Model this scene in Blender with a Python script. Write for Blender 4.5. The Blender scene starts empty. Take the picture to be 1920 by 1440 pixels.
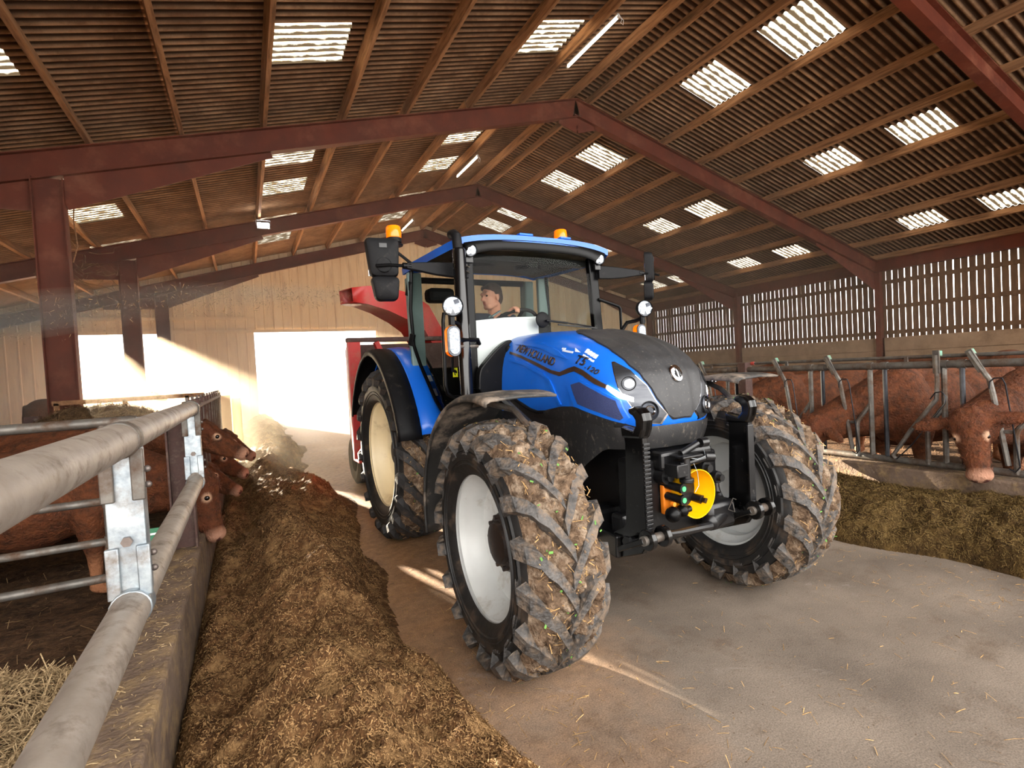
import bpy, bmesh, math, random
import numpy as np
from mathutils import Vector, Matrix, noise, Euler
from mathutils.bvhtree import BVHTree
from mathutils.geometry import delaunay_2d_cdt

SC = bpy.context.scene
COL = SC.collection
PI = math.pi
random.seed(7)
rng = np.random.default_rng(5)

# ------------------------------------------------------------------ camera, sky, sun, exposure
EYE = 1.55
cam_d = bpy.data.cameras.new('camera')
cam_d.sensor_width = 36.0
cam_d.lens = 967.13 / 1920.0 * 36.0
cam_d.clip_end = 300
cam = bpy.data.objects.new('camera', cam_d)
COL.objects.link(cam)
_R = ((0.88746201, -0.4575898, -0.05497956), (-0.06245989, -0.00122076, -0.99804673), (0.45662888, 0.88916258, -0.02966439))
_m = Matrix(((_R[0][0], -_R[1][0], -_R[2][0], 0), (_R[0][1], -_R[1][1], -_R[2][1], 0), (_R[0][2], -_R[1][2], -_R[2][2], EYE), (0, 0, 0, 1)))
cam.matrix_world = _m
SC.camera = cam

w = bpy.data.worlds.new('sky')
SC.world = w
w.use_nodes = True
wn = w.node_tree
bgn = wn.nodes['Background']
bgn.inputs[0].default_value = (1.0, 0.97, 0.93, 1)
bgn.inputs[1].default_value = 4.2

sun_d = bpy.data.lights.new('sun', 'SUN')
sun_d.energy = 80.0
sun_d.angle = math.radians(0.6)
sun_d.color = (1.0, 0.78, 0.52)
sun = bpy.data.objects.new('sun', sun_d)
COL.objects.link(sun)
_az, _el = 0.256, math.radians(8.6)
_dir = Vector((_az, -1.0, -math.tan(_el) * math.hypot(1, _az))).normalized()
sun.rotation_euler = _dir.to_track_quat('-Z', 'Y').to_euler()
sun.location = (-6, 30, 8)

SC.view_settings.view_transform = 'Standard'
SC.view_settings.look = 'None'
SC.view_settings.gamma = 1.0
SC.view_settings.use_curve_mapping = False
SC.view_settings.exposure = 0.80
SC.cycles.max_bounces = 7
SC.cycles.diffuse_bounces = 4
SC.cycles.glossy_bounces = 3
SC.cycles.transmission_bounces = 4
SC.cycles.transparent_max_bounces = 8
SC.cycles.volume_bounces = 0
SC.cycles.caustics_reflective = False
SC.cycles.caustics_refractive = False
SC.cycles.sample_clamp_indirect = 6.0
SC.cycles.use_denoising = True
SC.cycles.volume_step_rate = 2.0
SC.cycles.volume_max_steps = 128

# ------------------------------------------------------------------ helpers
def lin(c):
    return tuple(((v / 255.0) / 12.92 if v / 255.0 <= 0.04045 else ((v / 255.0 + 0.055) / 1.055) ** 2.4) for v in c)

MATS = {}
def mat(name, c1, c2=None, scale=8.0, rough=0.6, metal=0.0, bump=0.0, bscale=None, spec=0.5, emit=0.0, coat=0.0,
        dust=None, dscale=3.0, damt=0.5, coord='Object', stretch=(1, 1, 1), detail=5.0, rmix=0.0, attr=None):
    """procedural principled material: two-tone noise, optional second dirt layer, bump"""
    m = bpy.data.materials.new(name)
    m.use_nodes = True
    nt = m.node_tree
    N, L = nt.nodes, nt.links
    p = N['Principled BSDF']
    p.inputs['Roughness'].default_value = rough
    p.inputs['Metallic'].default_value = metal
    p.inputs['Specular IOR Level'].default_value = spec
    if coat:
        p.inputs['Coat Weight'].default_value = coat
        p.inputs['Coat Roughness'].default_value = 0.06
    a = lin(c1) + (1,)
    b = lin(c2 or c1) + (1,)
    if coord == 'World':
        geo = N.new('ShaderNodeNewGeometry'); src = geo.outputs['Position']
    else:
        tc = N.new('ShaderNodeTexCoord'); src = tc.outputs[coord]
    mp = N.new('ShaderNodeMapping'); mp.inputs['Scale'].default_value = stretch
    L.new(src, mp.inputs[0]); src = mp.outputs[0]
    n1 = N.new('ShaderNodeTexNoise'); n1.inputs['Scale'].default_value = scale; n1.inputs['Detail'].default_value = detail
    n1.inputs['Roughness'].default_value = 0.62
    L.new(src, n1.inputs[0])
    r1 = N.new('ShaderNodeValToRGB')
    r1.color_ramp.elements[0].position = 0.32; r1.color_ramp.elements[1].position = 0.68
    r1.color_ramp.elements[0].color = a; r1.color_ramp.elements[1].color = b
    L.new(n1.outputs[0], r1.inputs[0])
    colr = r1.outputs[0]
    if dust:
        n2 = N.new('ShaderNodeTexNoise'); n2.inputs['Scale'].default_value = dscale; n2.inputs['Detail'].default_value = 8
        n2.inputs['Roughness'].default_value = 0.7
        L.new(src, n2.inputs[0])
        r2 = N.new('ShaderNodeValToRGB')
        r2.color_ramp.elements[0].position = 0.62 - 0.35 * damt; r2.color_ramp.elements[1].position = 0.80 - 0.3 * damt
        r2.color_ramp.elements[0].color = (0, 0, 0, 1); r2.color_ramp.elements[1].color = (1, 1, 1, 1)
        L.new(n2.outputs[0], r2.inputs[0])
        mx = N.new('ShaderNodeMix'); mx.data_type = 'RGBA'
        L.new(r2.outputs[0], mx.inputs[0]); L.new(colr, mx.inputs[6]); mx.inputs[7].default_value = lin(dust) + (1,)
        colr = mx.outputs[2]
        if rmix:
            mr = N.new('ShaderNodeMapRange'); mr.inputs[3].default_value = rough; mr.inputs[4].default_value = rmix
            L.new(r2.outputs[0], mr.inputs[0]); L.new(mr.outputs[0], p.inputs['Roughness'])
    if attr:
        at = N.new('ShaderNodeAttribute'); at.attribute_name = attr
        mx = N.new('ShaderNodeMix'); mx.data_type = 'RGBA'
        L.new(at.outputs['Alpha'], mx.inputs[0]); L.new(colr, mx.inputs[6]); L.new(at.outputs['Color'], mx.inputs[7])
        colr = mx.outputs[2]
    L.new(colr, p.inputs['Base Color'])
    if emit:
        p.inputs['Emission Strength'].default_value = emit
        L.new(colr, p.inputs['Emission Color'])
    if bump:
        n3 = N.new('ShaderNodeTexNoise'); n3.inputs['Scale'].default_value = bscale or scale * 3; n3.inputs['Detail'].default_value = 6
        L.new(src, n3.inputs[0])
        bp = N.new('ShaderNodeBump'); bp.inputs['Strength'].default_value = bump; bp.inputs['Distance'].default_value = 0.02
        L.new(n3.outputs[0], bp.inputs['Height']); L.new(bp.outputs[0], p.inputs['Normal'])
    MATS[name] = m
    return m

def glass_mat(name, tint=(0.90, 0.95, 0.92), refl=1.0):
    m = bpy.data.materials.new(name); m.use_nodes = True
    N, L = m.node_tree.nodes, m.node_tree.links
    N.remove(N['Principled BSDF'])
    t = N.new('ShaderNodeBsdfTransparent'); t.inputs[0].default_value = tint + (1,)
    g = N.new('ShaderNodeBsdfGlossy'); g.inputs['Roughness'].default_value = 0.02; g.inputs[0].default_value = (refl, refl, refl, 1)
    f = N.new('ShaderNodeFresnel'); f.inputs[0].default_value = 1.5
    x = N.new('ShaderNodeMixShader')
    L.new(f.outputs[0], x.inputs[0]); L.new(t.outputs[0], x.inputs[1]); L.new(g.outputs[0], x.inputs[2])
    L.new(x.outputs[0], N['Material Output'].inputs[0])
    return m

class MB:
    """collects shapes and links them as ONE mesh object"""
    def __init__(s):
        s.v, s.f, s.mi, s.sm = [], [], [], []
        s.cur, s.smooth = 0, False
    def add(s, vs, fs):
        o = len(s.v)
        s.v += [tuple(p) for p in vs]
        s.f += [tuple(i + o for i in f) for f in fs]
        s.mi += [s.cur] * len(fs); s.sm += [s.smooth] * len(fs)
        return s
    def box(s, c, d, rot=None, taper=None):
        hx, hy, hz = d[0] / 2, d[1] / 2, d[2] / 2
        P = [Vector((x * hx, y * hy, z * hz)) for z in (-1, 1) for y in (-1, 1) for x in (-1, 1)]
        if taper:
            for p in P:
                if p.z > 0: p.x *= taper[0]; p.y *= taper[1]
        if rot is not None:
            M = rot if isinstance(rot, Matrix) else Euler(rot).to_matrix()
            P = [M @ p for p in P]
        c = Vector(c)
        return s.add([p + c for p in P], [(0, 2, 3, 1), (4, 5, 7, 6), (0, 1, 5, 4), (2, 6, 7, 3), (0, 4, 6, 2), (1, 3, 7, 5)])
    def box2(s, a, b):
        return s.box([(a[i] + b[i]) / 2 for i in range(3)], [abs(b[i] - a[i]) for i in range(3)])
    def bar(s, p, q, wd, th, up=(0, 0, 1)):
        p, q = Vector(p), Vector(q); d = q - p; z = d.normalized(); u = Vector(up)
        x = u.cross(z)
        if x.length < 1e-5: x = Vector((1, 0, 0)).cross(z)
        x.normalize(); y = z.cross(x)
        M = Matrix((x, y, z)).transposed()
        return s.box((p + q) / 2, (wd, th, d.length), M)
    def tube(s, pts, r, n=10, cap=True, closed=False):
        pts = [Vector(p) for p in pts]; k = len(pts)
        rr = r if hasattr(r, '__len__') else [r] * k
        vs, fs = [], []
        prev = None
        for i, p in enumerate(pts):
            if closed: t = pts[(i + 1) % k] - pts[i - 1]
            elif i == 0: t = pts[1] - p
            elif i == k - 1: t = p - pts[-2]
            else: t = (pts[i + 1] - p).normalized() + (p - pts[i - 1]).normalized()
            t.normalize()
            if prev is None:
                a = Vector((0, 0, 1)) if abs(t.z) < .9 else Vector((1, 0, 0))
                x = a.cross(t).normalized()
            else:
                x = prev - t * prev.dot(t); x.normalize()
            prev = x; y = t.cross(x)
            vs += [p + (x * math.cos(2 * PI * j / n) + y * math.sin(2 * PI * j / n)) * rr[i] for j in range(n)]
        m = k if closed else k - 1
        for i in range(m):
            a, b = i * n, ((i + 1) % k) * n
            fs += [(a + j, a + (j + 1) % n, b + (j + 1) % n, b + j) for j in range(n)]
        if cap and not closed:
            fs += [tuple(range(n - 1, -1, -1)), tuple(range((k - 1) * n, k * n))]
        o = s.smooth; s.smooth = True
        s.add(vs, fs); s.smooth = o
        return s
    def cyl(s, p, q, r, r2=None, n=16, cap=True):
        return s.tube([p, q], [r, r if r2 is None else r2], n, cap)
    def lathe(s, prof, org=(0, 0, 0), axis=(0, 0, 1), n=32, a0=0.0, a1=2 * PI):
        """prof: (radius, height along axis)"""
        z = Vector(axis).normalized(); a = Vector((0, 0, 1)) if abs(z.z) < .9 else Vector((1, 0, 0))
        x = a.cross(z).normalized(); y = z.cross(x); org = Vector(org)
        full = abs(a1 - a0 - 2 * PI) < 1e-6
        cols = n if full else n + 1
        vs = []
        for j in range(cols):
            t = a0 + (a1 - a0) * j / n
            e = x * math.cos(t) + y * math.sin(t)
            vs += [org + e * r + z * h for r, h in prof]
        k = len(prof); fs = []
        for j in range(n):
            b0, b1 = j * k, ((j + 1) % cols) * k
            fs += [(b0 + i, b1 + i, b1 + i + 1, b0 + i + 1) for i in range(k - 1)]
        o = s.smooth; s.smooth = True
        s.add(vs, fs); s.smooth = o
        return s
    def prism(s, poly, t0, t1, frame):
        """poly 2D outline extruded from t0 to t1; frame(u, v, t) -> 3D"""
        n = len(poly)
        vs = [frame(u, v, t0) for u, v in poly] + [frame(u, v, t1) for u, v in poly]
        fs = [tuple(range(n - 1, -1, -1)), tuple(range(n, 2 * n))] + [(i, (i + 1) % n, n + (i + 1) % n, n + i) for i in range(n)]
        return s.add(vs, fs)
    def sphere(s, c, r, n=12, m=8):
        rx, ry, rz = r if hasattr(r, '__len__') else (r, r, r)
        vs = [(c[0], c[1], c[2] + rz)]
        for i in range(1, m):
            a = PI * i / m
            vs += [(c[0] + rx * math.sin(a) * math.cos(2 * PI * j / n), c[1] + ry * math.sin(a) * math.sin(2 * PI * j / n), c[2] + rz * math.cos(a)) for j in range(n)]
        vs.append((c[0], c[1], c[2] - rz)); e = len(vs) - 1
        fs = [(0, 1 + j, 1 + (j + 1) % n) for j in range(n)]
        for i in range(m - 2):
            a, b = 1 + i * n, 1 + (i + 1) * n
            fs += [(a + j, b + j, b + (j + 1) % n, a + (j + 1) % n) for j in range(n)]
        a = 1 + (m - 2) * n
        fs += [(a + j, e, a + (j + 1) % n) for j in range(n)]
        o = s.smooth; s.smooth = True
        s.add(vs, fs); s.smooth = o
        return s
    def grid(s, P, close_u=False, close_v=False):
        """P[i][j] rows of points"""
        nu, nv = len(P), len(P[0])
        vs = [p for row in P for p in row]; fs = []
        for i in range(nu if close_u else nu - 1):
            for j in range(nv if close_v else nv - 1):
                a, b = i * nv, ((i + 1) % nu) * nv
                fs.append((a + j, b + j, b + (j + 1) % nv, a + (j + 1) % nv))
        o = s.smooth; s.smooth = True
        s.add(vs, fs); s.smooth = o
        return s
    def mesh(s, name, mats, sharp=35):
        me = bpy.data.meshes.new(name)
        me.from_pydata(s.v, [], s.f)
        for m in (mats if isinstance(mats, (list, tuple)) else [mats]): me.materials.append(m)
        me.polygons.foreach_set('material_index', s.mi)
        me.polygons.foreach_set('use_smooth', [True] * len(s.f) if any(s.sm) else s.sm)
        if any(s.sm): me.set_sharp_from_angle(angle=math.radians(sharp))
        me.update()
        return me
    def build(s, name, mats, parent=None, bevel=0, sharp=35, solid=0, subsurf=0, loc=None):
        o = bpy.data.objects.new(name, s.mesh(name, mats, sharp))
        COL.objects.link(o)
        if parent: o.parent = parent
        if loc: o.location = loc
        if subsurf:
            md = o.modifiers.new('sub', 'SUBSURF'); md.levels = md.render_levels = subsurf
        if solid:
            md = o.modifiers.new('sol', 'SOLIDIFY'); md.thickness = solid; md.offset = 0
        if bevel:
            md = o.modifiers.new('bev', 'BEVEL'); md.width = bevel; md.segments = 2; md.limit_method = 'ANGLE'; md.angle_limit = math.radians(40)
        return o

def tag(o, label=None, cat=None, group=None, kind=None):
    if label: o['label'] = label
    if cat: o['category'] = cat
    if group: o['group'] = group
    if kind: o['kind'] = kind
    return o
def empty(name, loc=(0, 0, 0), rz=0.0, parent=None):
    o = bpy.data.objects.new(name, None); COL.objects.link(o)
    o.location = loc; o.rotation_euler = (0, 0, rz); o.empty_display_size = 0.1
    if parent: o.parent = parent
    return o
def thing(name, label, cat, loc=(0, 0, 0), rz=0.0, group=None, kind=None):
    return tag(empty(name, loc, rz), label, cat, group, kind)
def inst(name, me, parent=None, loc=(0, 0, 0), rot=(0, 0, 0), scale=None):
    o = bpy.data.objects.new(name, me); COL.objects.link(o)
    o.location = loc; o.rotation_euler = rot
    if scale: o.scale = scale
    if parent: o.parent = parent
    return o
def kids(o): return list(o.children)
def copy_tree(o, parent=None):
    c = o.copy(); COL.objects.link(c)
    if parent: c.parent = parent
    for k in kids(o): copy_tree(k, c)
    return c
def fbm(x, y, z=0.0, o=4):
    return noise.fractal(Vector((x, y, z)), 1.0, 2.0, o)
# ------------------------------------------------------------------ materials of the barn
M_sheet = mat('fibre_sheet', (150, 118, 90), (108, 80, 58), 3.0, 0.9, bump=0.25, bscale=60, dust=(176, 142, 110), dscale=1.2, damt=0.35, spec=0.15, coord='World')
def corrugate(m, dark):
    """shade of the upper folds put into the sheet colour as dark stripes"""
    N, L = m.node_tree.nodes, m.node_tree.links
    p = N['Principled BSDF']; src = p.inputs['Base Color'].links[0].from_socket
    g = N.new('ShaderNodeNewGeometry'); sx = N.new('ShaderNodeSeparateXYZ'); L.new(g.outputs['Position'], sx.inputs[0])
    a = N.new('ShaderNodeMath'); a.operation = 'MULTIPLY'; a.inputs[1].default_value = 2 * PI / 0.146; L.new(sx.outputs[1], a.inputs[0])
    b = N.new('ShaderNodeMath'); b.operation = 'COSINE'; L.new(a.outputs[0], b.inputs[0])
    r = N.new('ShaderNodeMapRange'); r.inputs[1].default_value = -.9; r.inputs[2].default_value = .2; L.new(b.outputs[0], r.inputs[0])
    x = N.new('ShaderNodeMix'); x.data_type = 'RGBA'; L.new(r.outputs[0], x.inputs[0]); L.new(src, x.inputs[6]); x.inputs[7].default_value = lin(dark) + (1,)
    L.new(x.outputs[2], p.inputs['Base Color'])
corrugate(M_sheet, (62, 44, 31))  # fold shade painted dark, lit crests left lighter
M_timber = mat('old_timber', (158, 118, 84), (116, 82, 56), 3.0, 0.85, bump=0.2, bscale=20, stretch=(6, .5, 6), spec=0.15, coord='World', dust=(82, 60, 42), dscale=1.5, damt=0.3)
M_steel = mat('red_oxide_steel', (100, 44, 25), (78, 33, 19), 2.0, 0.7, bump=0.05, dust=(118, 70, 50), dscale=1.5, damt=0.25, spec=0.3, coord='World')
M_board = mat('cream_cladding', (236, 206, 162), (222, 188, 142), 1.2, 0.75, stretch=(4, 4, .5), spec=0.2, coord='World', dust=(190, 150, 108), dscale=1.0, damt=0.25)
M_yboard = mat('weathered_boarding', (112, 84, 62), (84, 62, 46), 3.0, 0.85, stretch=(4, 4, .6), spec=0.15, coord='World')
M_conc = mat('concrete_panel', (158, 130, 104), (134, 108, 86), 2.5, 0.88, bump=0.15, bscale=30, spec=0.2, coord='World', dust=(110, 86, 66), dscale=1.0, damt=0.3)
M_kerb = mat('feed_kerb_concrete', (116, 98, 84), (88, 72, 60), 5, 0.9, bump=0.5, bscale=40, spec=0.2, coord='World', dust=(140, 116, 84), dscale=7, damt=0.4)
M_galv = mat('galvanised_steel', (176, 184, 188), (120, 130, 138), 14, 0.42, 0.75, bump=0.05, dust=(112, 96, 82), dscale=6, damt=0.35, rmix=0.75)
M_gpipe = mat('dusty_galvanised_pipe', (158, 148, 138), (132, 122, 112), 10, 0.5, 0.35, bump=0.08, dust=(104, 90, 78), dscale=9, damt=0.3, rmix=0.8)
M_gdark = mat('dull_galvanised_tube', (112, 108, 102), (82, 78, 74), 10, 0.5, 0.55, bump=0.08, dust=(86, 64, 48), dscale=7, damt=0.45, rmix=0.85)
M_rust = mat('rusty_brown_steel', (82, 56, 48), (58, 40, 38), 12, 0.75, 0.2, bump=0.15, dust=(104, 84, 72), dscale=12, damt=0.3)
M_bolt = mat('grey_bolt', (120, 110, 104), (90, 80, 76), 20, 0.5, 0.6)
M_tubeglow = mat('lit_tube', (255, 244, 224), rough=0.4, emit=14)
M_flood = mat('lit_flood', (255, 250, 240), rough=0.4, emit=40)
M_white = mat('white_plastic', (226, 226, 224), (210, 210, 208), 4, 0.45)
M_yard = mat('pale_yard', (210, 202, 190), (190, 180, 168), 0.5, 0.9, coord='World')
M_hedge = mat('hazy_hedge', (150, 146, 128), (120, 118, 98), 2, 0.9, bump=0.5)

# translucent corrugated rooflight
M_sky = bpy.data.materials.new('rooflight_sheet'); M_sky.use_nodes = True
_N, _L = M_sky.node_tree.nodes, M_sky.node_tree.links
_p = _N['Principled BSDF']; _p.inputs['Roughness'].default_value = 0.6
_t = _N.new('ShaderNodeBsdfTranslucent'); _x = _N.new('ShaderNodeMixShader'); _x.inputs[0].default_value = 0.85
_g = _N.new('ShaderNodeNewGeometry'); _n = _N.new('ShaderNodeTexNoise'); _n.inputs['Scale'].default_value = 5; _n.inputs['Detail'].default_value = 9
_r = _N.new('ShaderNodeValToRGB'); _r.color_ramp.elements[0].position = .34; _r.color_ramp.elements[1].position = .5
_r.color_ramp.elements[0].color = (.05, .035, .02, 1); _r.color_ramp.elements[1].color = (.36, .335, .275, 1)
_sx = _N.new('ShaderNodeSeparateXYZ'); _L.new(_g.outputs['Position'], _sx.inputs[0])
_mm = _N.new('ShaderNodeMath'); _mm.operation = 'MULTIPLY'; _mm.inputs[1].default_value = 2 * PI / 0.146; _L.new(_sx.outputs[1], _mm.inputs[0])
_sn = _N.new('ShaderNodeMath'); _sn.operation = 'COSINE'; _L.new(_mm.outputs[0], _sn.inputs[0])
_mr = _N.new('ShaderNodeMapRange'); _mr.inputs[1].default_value = -1; _mr.inputs[2].default_value = 0.35; _mr.inputs[3].default_value = -0.30; _mr.inputs[4].default_value = 0.05; _L.new(_sn.outputs[0], _mr.inputs[0])  # fold stripes: valley grime plus fold shading put into the colour
_ad = _N.new('ShaderNodeMath'); _ad.operation = 'ADD'; _L.new(_n.outputs[0], _ad.inputs[0]); _L.new(_mr.outputs[0], _ad.inputs[1])
_L.new(_g.outputs['Position'], _n.inputs[0]); _L.new(_ad.outputs[0], _r.inputs[0])
_L.new(_r.outputs[0], _t.inputs[0]); _L.new(_r.outputs[0], _p.inputs['Base Color'])
_L.new(_p.outputs[0], _x.inputs[1]); _L.new(_t.outputs[0], _x.inputs[2]); _L.new(_x.outputs[0], _N['Material Output'].inputs[0])

# floor: grey concrete under dust that browns towards the feed side, scattered damp patches
M_floor = bpy.data.materials.new('dusty_concrete_floor'); M_floor.use_nodes = True
def _floor():
    nt = M_floor.node_tree; N, L = nt.nodes, nt.links; p = N['Principled BSDF']
    g = N.new('ShaderNodeNewGeometry')
    def nz(s, d=6, r=.6):
        n = N.new('ShaderNodeTexNoise'); n.inputs['Scale'].default_value = s; n.inputs['Detail'].default_value = d; n.inputs['Roughness'].default_value = r
        L.new(g.outputs['Position'], n.inputs[0]); return n.outputs[0]
    def ramp(src, p0, p1, c0, c1):
        r = N.new('ShaderNodeValToRGB'); e = r.color_ramp.elements
        e[0].position, e[1].position, e[0].color, e[1].color = p0, p1, c0, c1; L.new(src, r.inputs[0]); return r.outputs[0]
    def mix(f, a, b):
        m = N.new('ShaderNodeMix'); m.data_type = 'RGBA'; L.new(f, m.inputs[0]); L.new(a, m.inputs[6]); L.new(b, m.inputs[7]); return m.outputs[2]
    W, K = (1, 1, 1, 1), (0, 0, 0, 1)
    grey = ramp(nz(1.1, 8), .3, .7, lin((98, 90, 83)) + (1,), lin((142, 132, 122)) + (1,))
    brown = ramp(nz(14, 8, .7), .3, .7, lin((134, 99, 70)) + (1,), lin((188, 148, 110)) + (1,))
    sx = N.new('ShaderNodeSeparateXYZ'); L.new(g.outputs['Position'], sx.inputs[0])
    ny = N.new('ShaderNodeMath'); ny.operation = 'MULTIPLY_ADD'; L.new(sx.outputs[1], ny.inputs[0]); ny.inputs[1].default_value = -0.42; L.new(sx.outputs[0], ny.inputs[2])
    nn = N.new('ShaderNodeMath'); nn.operation = 'MULTIPLY_ADD'; L.new(nz(1.6, 6), nn.inputs[0]); nn.inputs[1].default_value = 2.2; L.new(ny.outputs[0], nn.inputs[2])
    mr = N.new('ShaderNodeMapRange'); mr.inputs[1].default_value = 2.1; mr.inputs[2].default_value = 0.3; L.new(nn.outputs[0], mr.inputs[0])
    c = mix(mr.outputs[0], grey, brown)
    spots = ramp(nz(60, 4, .5), .66, .74, K, W)
    dk = N.new('ShaderNodeRGB'); dk.outputs[0].default_value = lin((82, 62, 44)) + (1,)
    c = mix(spots, c, dk.outputs[0])
    st = ramp(nz(2.6, 9, .75), .54, .70, K, (.55, .55, .55, 1))
    c = mix(st, c, dk.outputs[0])
    gr = ramp(nz(150, 3, .6), .35, .65, lin((108, 98, 88)) + (1,), lin((206, 196, 184)) + (1,))
    mg = N.new('ShaderNodeMix'); mg.data_type = 'RGBA'; mg.blend_type = 'OVERLAY'; mg.inputs[0].default_value = .55; L.new(c, mg.inputs[6]); L.new(gr, mg.inputs[7]); c = mg.outputs[2]
    sc = N.new('ShaderNodeTexNoise'); sc.inputs['Scale'].default_value = 1.4; sc.inputs['Detail'].default_value = 10; sc.inputs['Roughness'].default_value = .8; sc.inputs['Distortion'].default_value = .6
    L.new(g.outputs['Position'], sc.inputs[0])
    pale = N.new('ShaderNodeRGB'); pale.outputs[0].default_value = lin((172, 162, 154)) + (1,)
    c = mix(ramp(sc.outputs[0], .60, .74, K, (.6, .6, .6, 1)), c, pale.outputs[0])
    L.new(c, p.inputs['Base Color'])
    rr = N.new('ShaderNodeMapRange'); rr.inputs[3].default_value = .45; rr.inputs[4].default_value = .85; L.new(nz(.9, 5), rr.inputs[0]); L.new(rr.outputs[0], p.inputs['Roughness'])
    p.inputs['Specular IOR Level'].default_value = 0.3
    b = N.new('ShaderNodeBump'); b.inputs['Strength'].default_value = .25; b.inputs['Distance'].default_value = .02
    L.new(nz(38, 8, .7), b.inputs['Height']); L.new(b.outputs[0], p.inputs['Normal'])
_floor()

# ------------------------------------------------------------------ barn shell
XR, ZR, SL = 7.53, 7.99, 0.2635        # ridge line (top of the rafters)
CA = math.cos(math.atan(SL)); SA = math.sin(math.atan(SL))
FY = (-1.55, 4.45, 10.45, 16.45, 22.35)
YB = 22.45
Y_OPEN = -2.0
def rz(s): return ZR - SL * s
def rp(side, s, y, up=0.0):            # point on the roof plane, lifted along its normal
    return Vector((XR + side * (s + up * SA), y, rz(s) + up * CA))

fl = MB(); fl.box2((-14, -10, -0.2), (30, YB + .3, 0)); tag(fl.build('floor', M_floor), 'dusty concrete barn floor', 'floor', kind='structure')
fl = MB(); fl.box2((-60, YB + .3, -0.25), (90, 120, -0.03)); tag(fl.build('yard_ground', M_yard), 'bright yard outside the back doors', 'ground', kind='structure')

SKY_L = [(s0, s1, y) for s0, s1 in ((1.54, 2.56), (5.72, 6.84), (9.72, 10.9)) for y in (5.7, 7.7, 11.9, 14.0, 17.05, 19.2)]
SKY_R = [(s0, s1, y) for s0, s1 in ((1.54, 2.70), (5.9, 7.0), (10.35, 11.28)) for y in (5.7, 7.72, 11.87, 13.97, 17.4, 19.2)]
ROW_L = [0.0, 1.54, 2.56, 4.25, 5.72, 6.84, 8.24, 9.72, 10.9, 12.3, 13.7, 15.2]
ROW_R = [0.0, 1.54, 2.70, 4.02, 5.9, 7.0, 8.3, 10.35, 11.28, 12.9]
PITCH = 0.146
def sheet(side, s0, s1, y0, y1, lift):
    n = max(4, int(round((y1 - y0) / PITCH * 6)))
    P = []
    for j in range(n + 1):
        y = y0 + (y1 - y0) * j / n
        up = lift + 0.03 + 0.027 * math.cos(2 * PI * y / PITCH)
        P.append([rp(side, s0, y, up), rp(side, s1, y, up)])
    return MB().grid(P)
def roof_side(side, rows, sky, nm):
    root = thing(nm, 'brown corrugated fibre sheet roof slope', 'ceiling', kind='structure')
    for a, b in zip(rows[:-1], rows[1:]):
        ys = sorted(y for s0, s1, y in sky if abs(s0 - a) < .01)
        edges = [Y_OPEN]; lights = []
        for y in ys:
            edges += [y, y + 1.02]; lights.append((y, y + 1.02))
        edges.append(YB)
        for i in range(0, len(edges), 2):
            e0, e1 = edges[i], edges[i + 1]
            k = max(1, int(math.ceil((e1 - e0) / 4.0)))
            for q in range(k):
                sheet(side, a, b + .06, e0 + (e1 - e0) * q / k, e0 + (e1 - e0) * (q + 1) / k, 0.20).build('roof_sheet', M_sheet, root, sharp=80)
        for y0, y1 in lights:
            o = sheet(side, a, b, y0, y1, 0.205).build('rooflight', M_sky, root, sharp=80)
            o['label'] = 'pale translucent corrugated rooflight'
    return root
roofL = roof_side(-1, ROW_L, SKY_L, 'ceiling')
roofR = roof_side(1, ROW_R, SKY_R, 'ceiling')
roofL['label'] = 'brown corrugated sheet roof slope over the hazy feed side'
roofR['label'] = 'brown corrugated sheet roof slope over the slatted wall side'
cap = MB(); cap.grid([[rp(-1, .35, y, .27), Vector((XR, y, ZR + .30)), rp(1, .35, y, .27)] for y in (Y_OPEN, YB)])
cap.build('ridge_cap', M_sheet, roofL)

def purlin(side, s, y0, y1, root, depth=.2, wd=.075):
    m = MB()
    c0, c1 = rp(side, s, y0, depth / 2), rp(side, s, y1, depth / 2)
    ax = Vector((side * CA, 0, -SA)); nz_ = Vector((side * SA, 0, CA)); M = Matrix((ax, Vector((0, 1, 0)) , nz_)).transposed()
    m.box((c0 + c1) / 2, (wd, y1 - y0, depth), M)
    return m.build('purlin', M_timber, root, bevel=.006)
for side, ss, root in ((-1, (.18, 1.54, 2.86, 4.25, 5.54, 6.94, 8.24, 9.52, 10.7, 12.0, 13.3, 14.8), roofL), (1, (.33, 1.30, 2.74, 4.05, 5.46, 6.86, 8.35, 9.76, 11.28, 12.6), roofR)):
    for s in ss:
        for b in range(4):
            if s > 12.8 and side < 0 and b == 0: continue
            purlin(side, s + random.uniform(-.02, .02), FY[b] + .0, FY[b + 1] - .0, root, random.choice((.19, .2, .205)))

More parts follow.
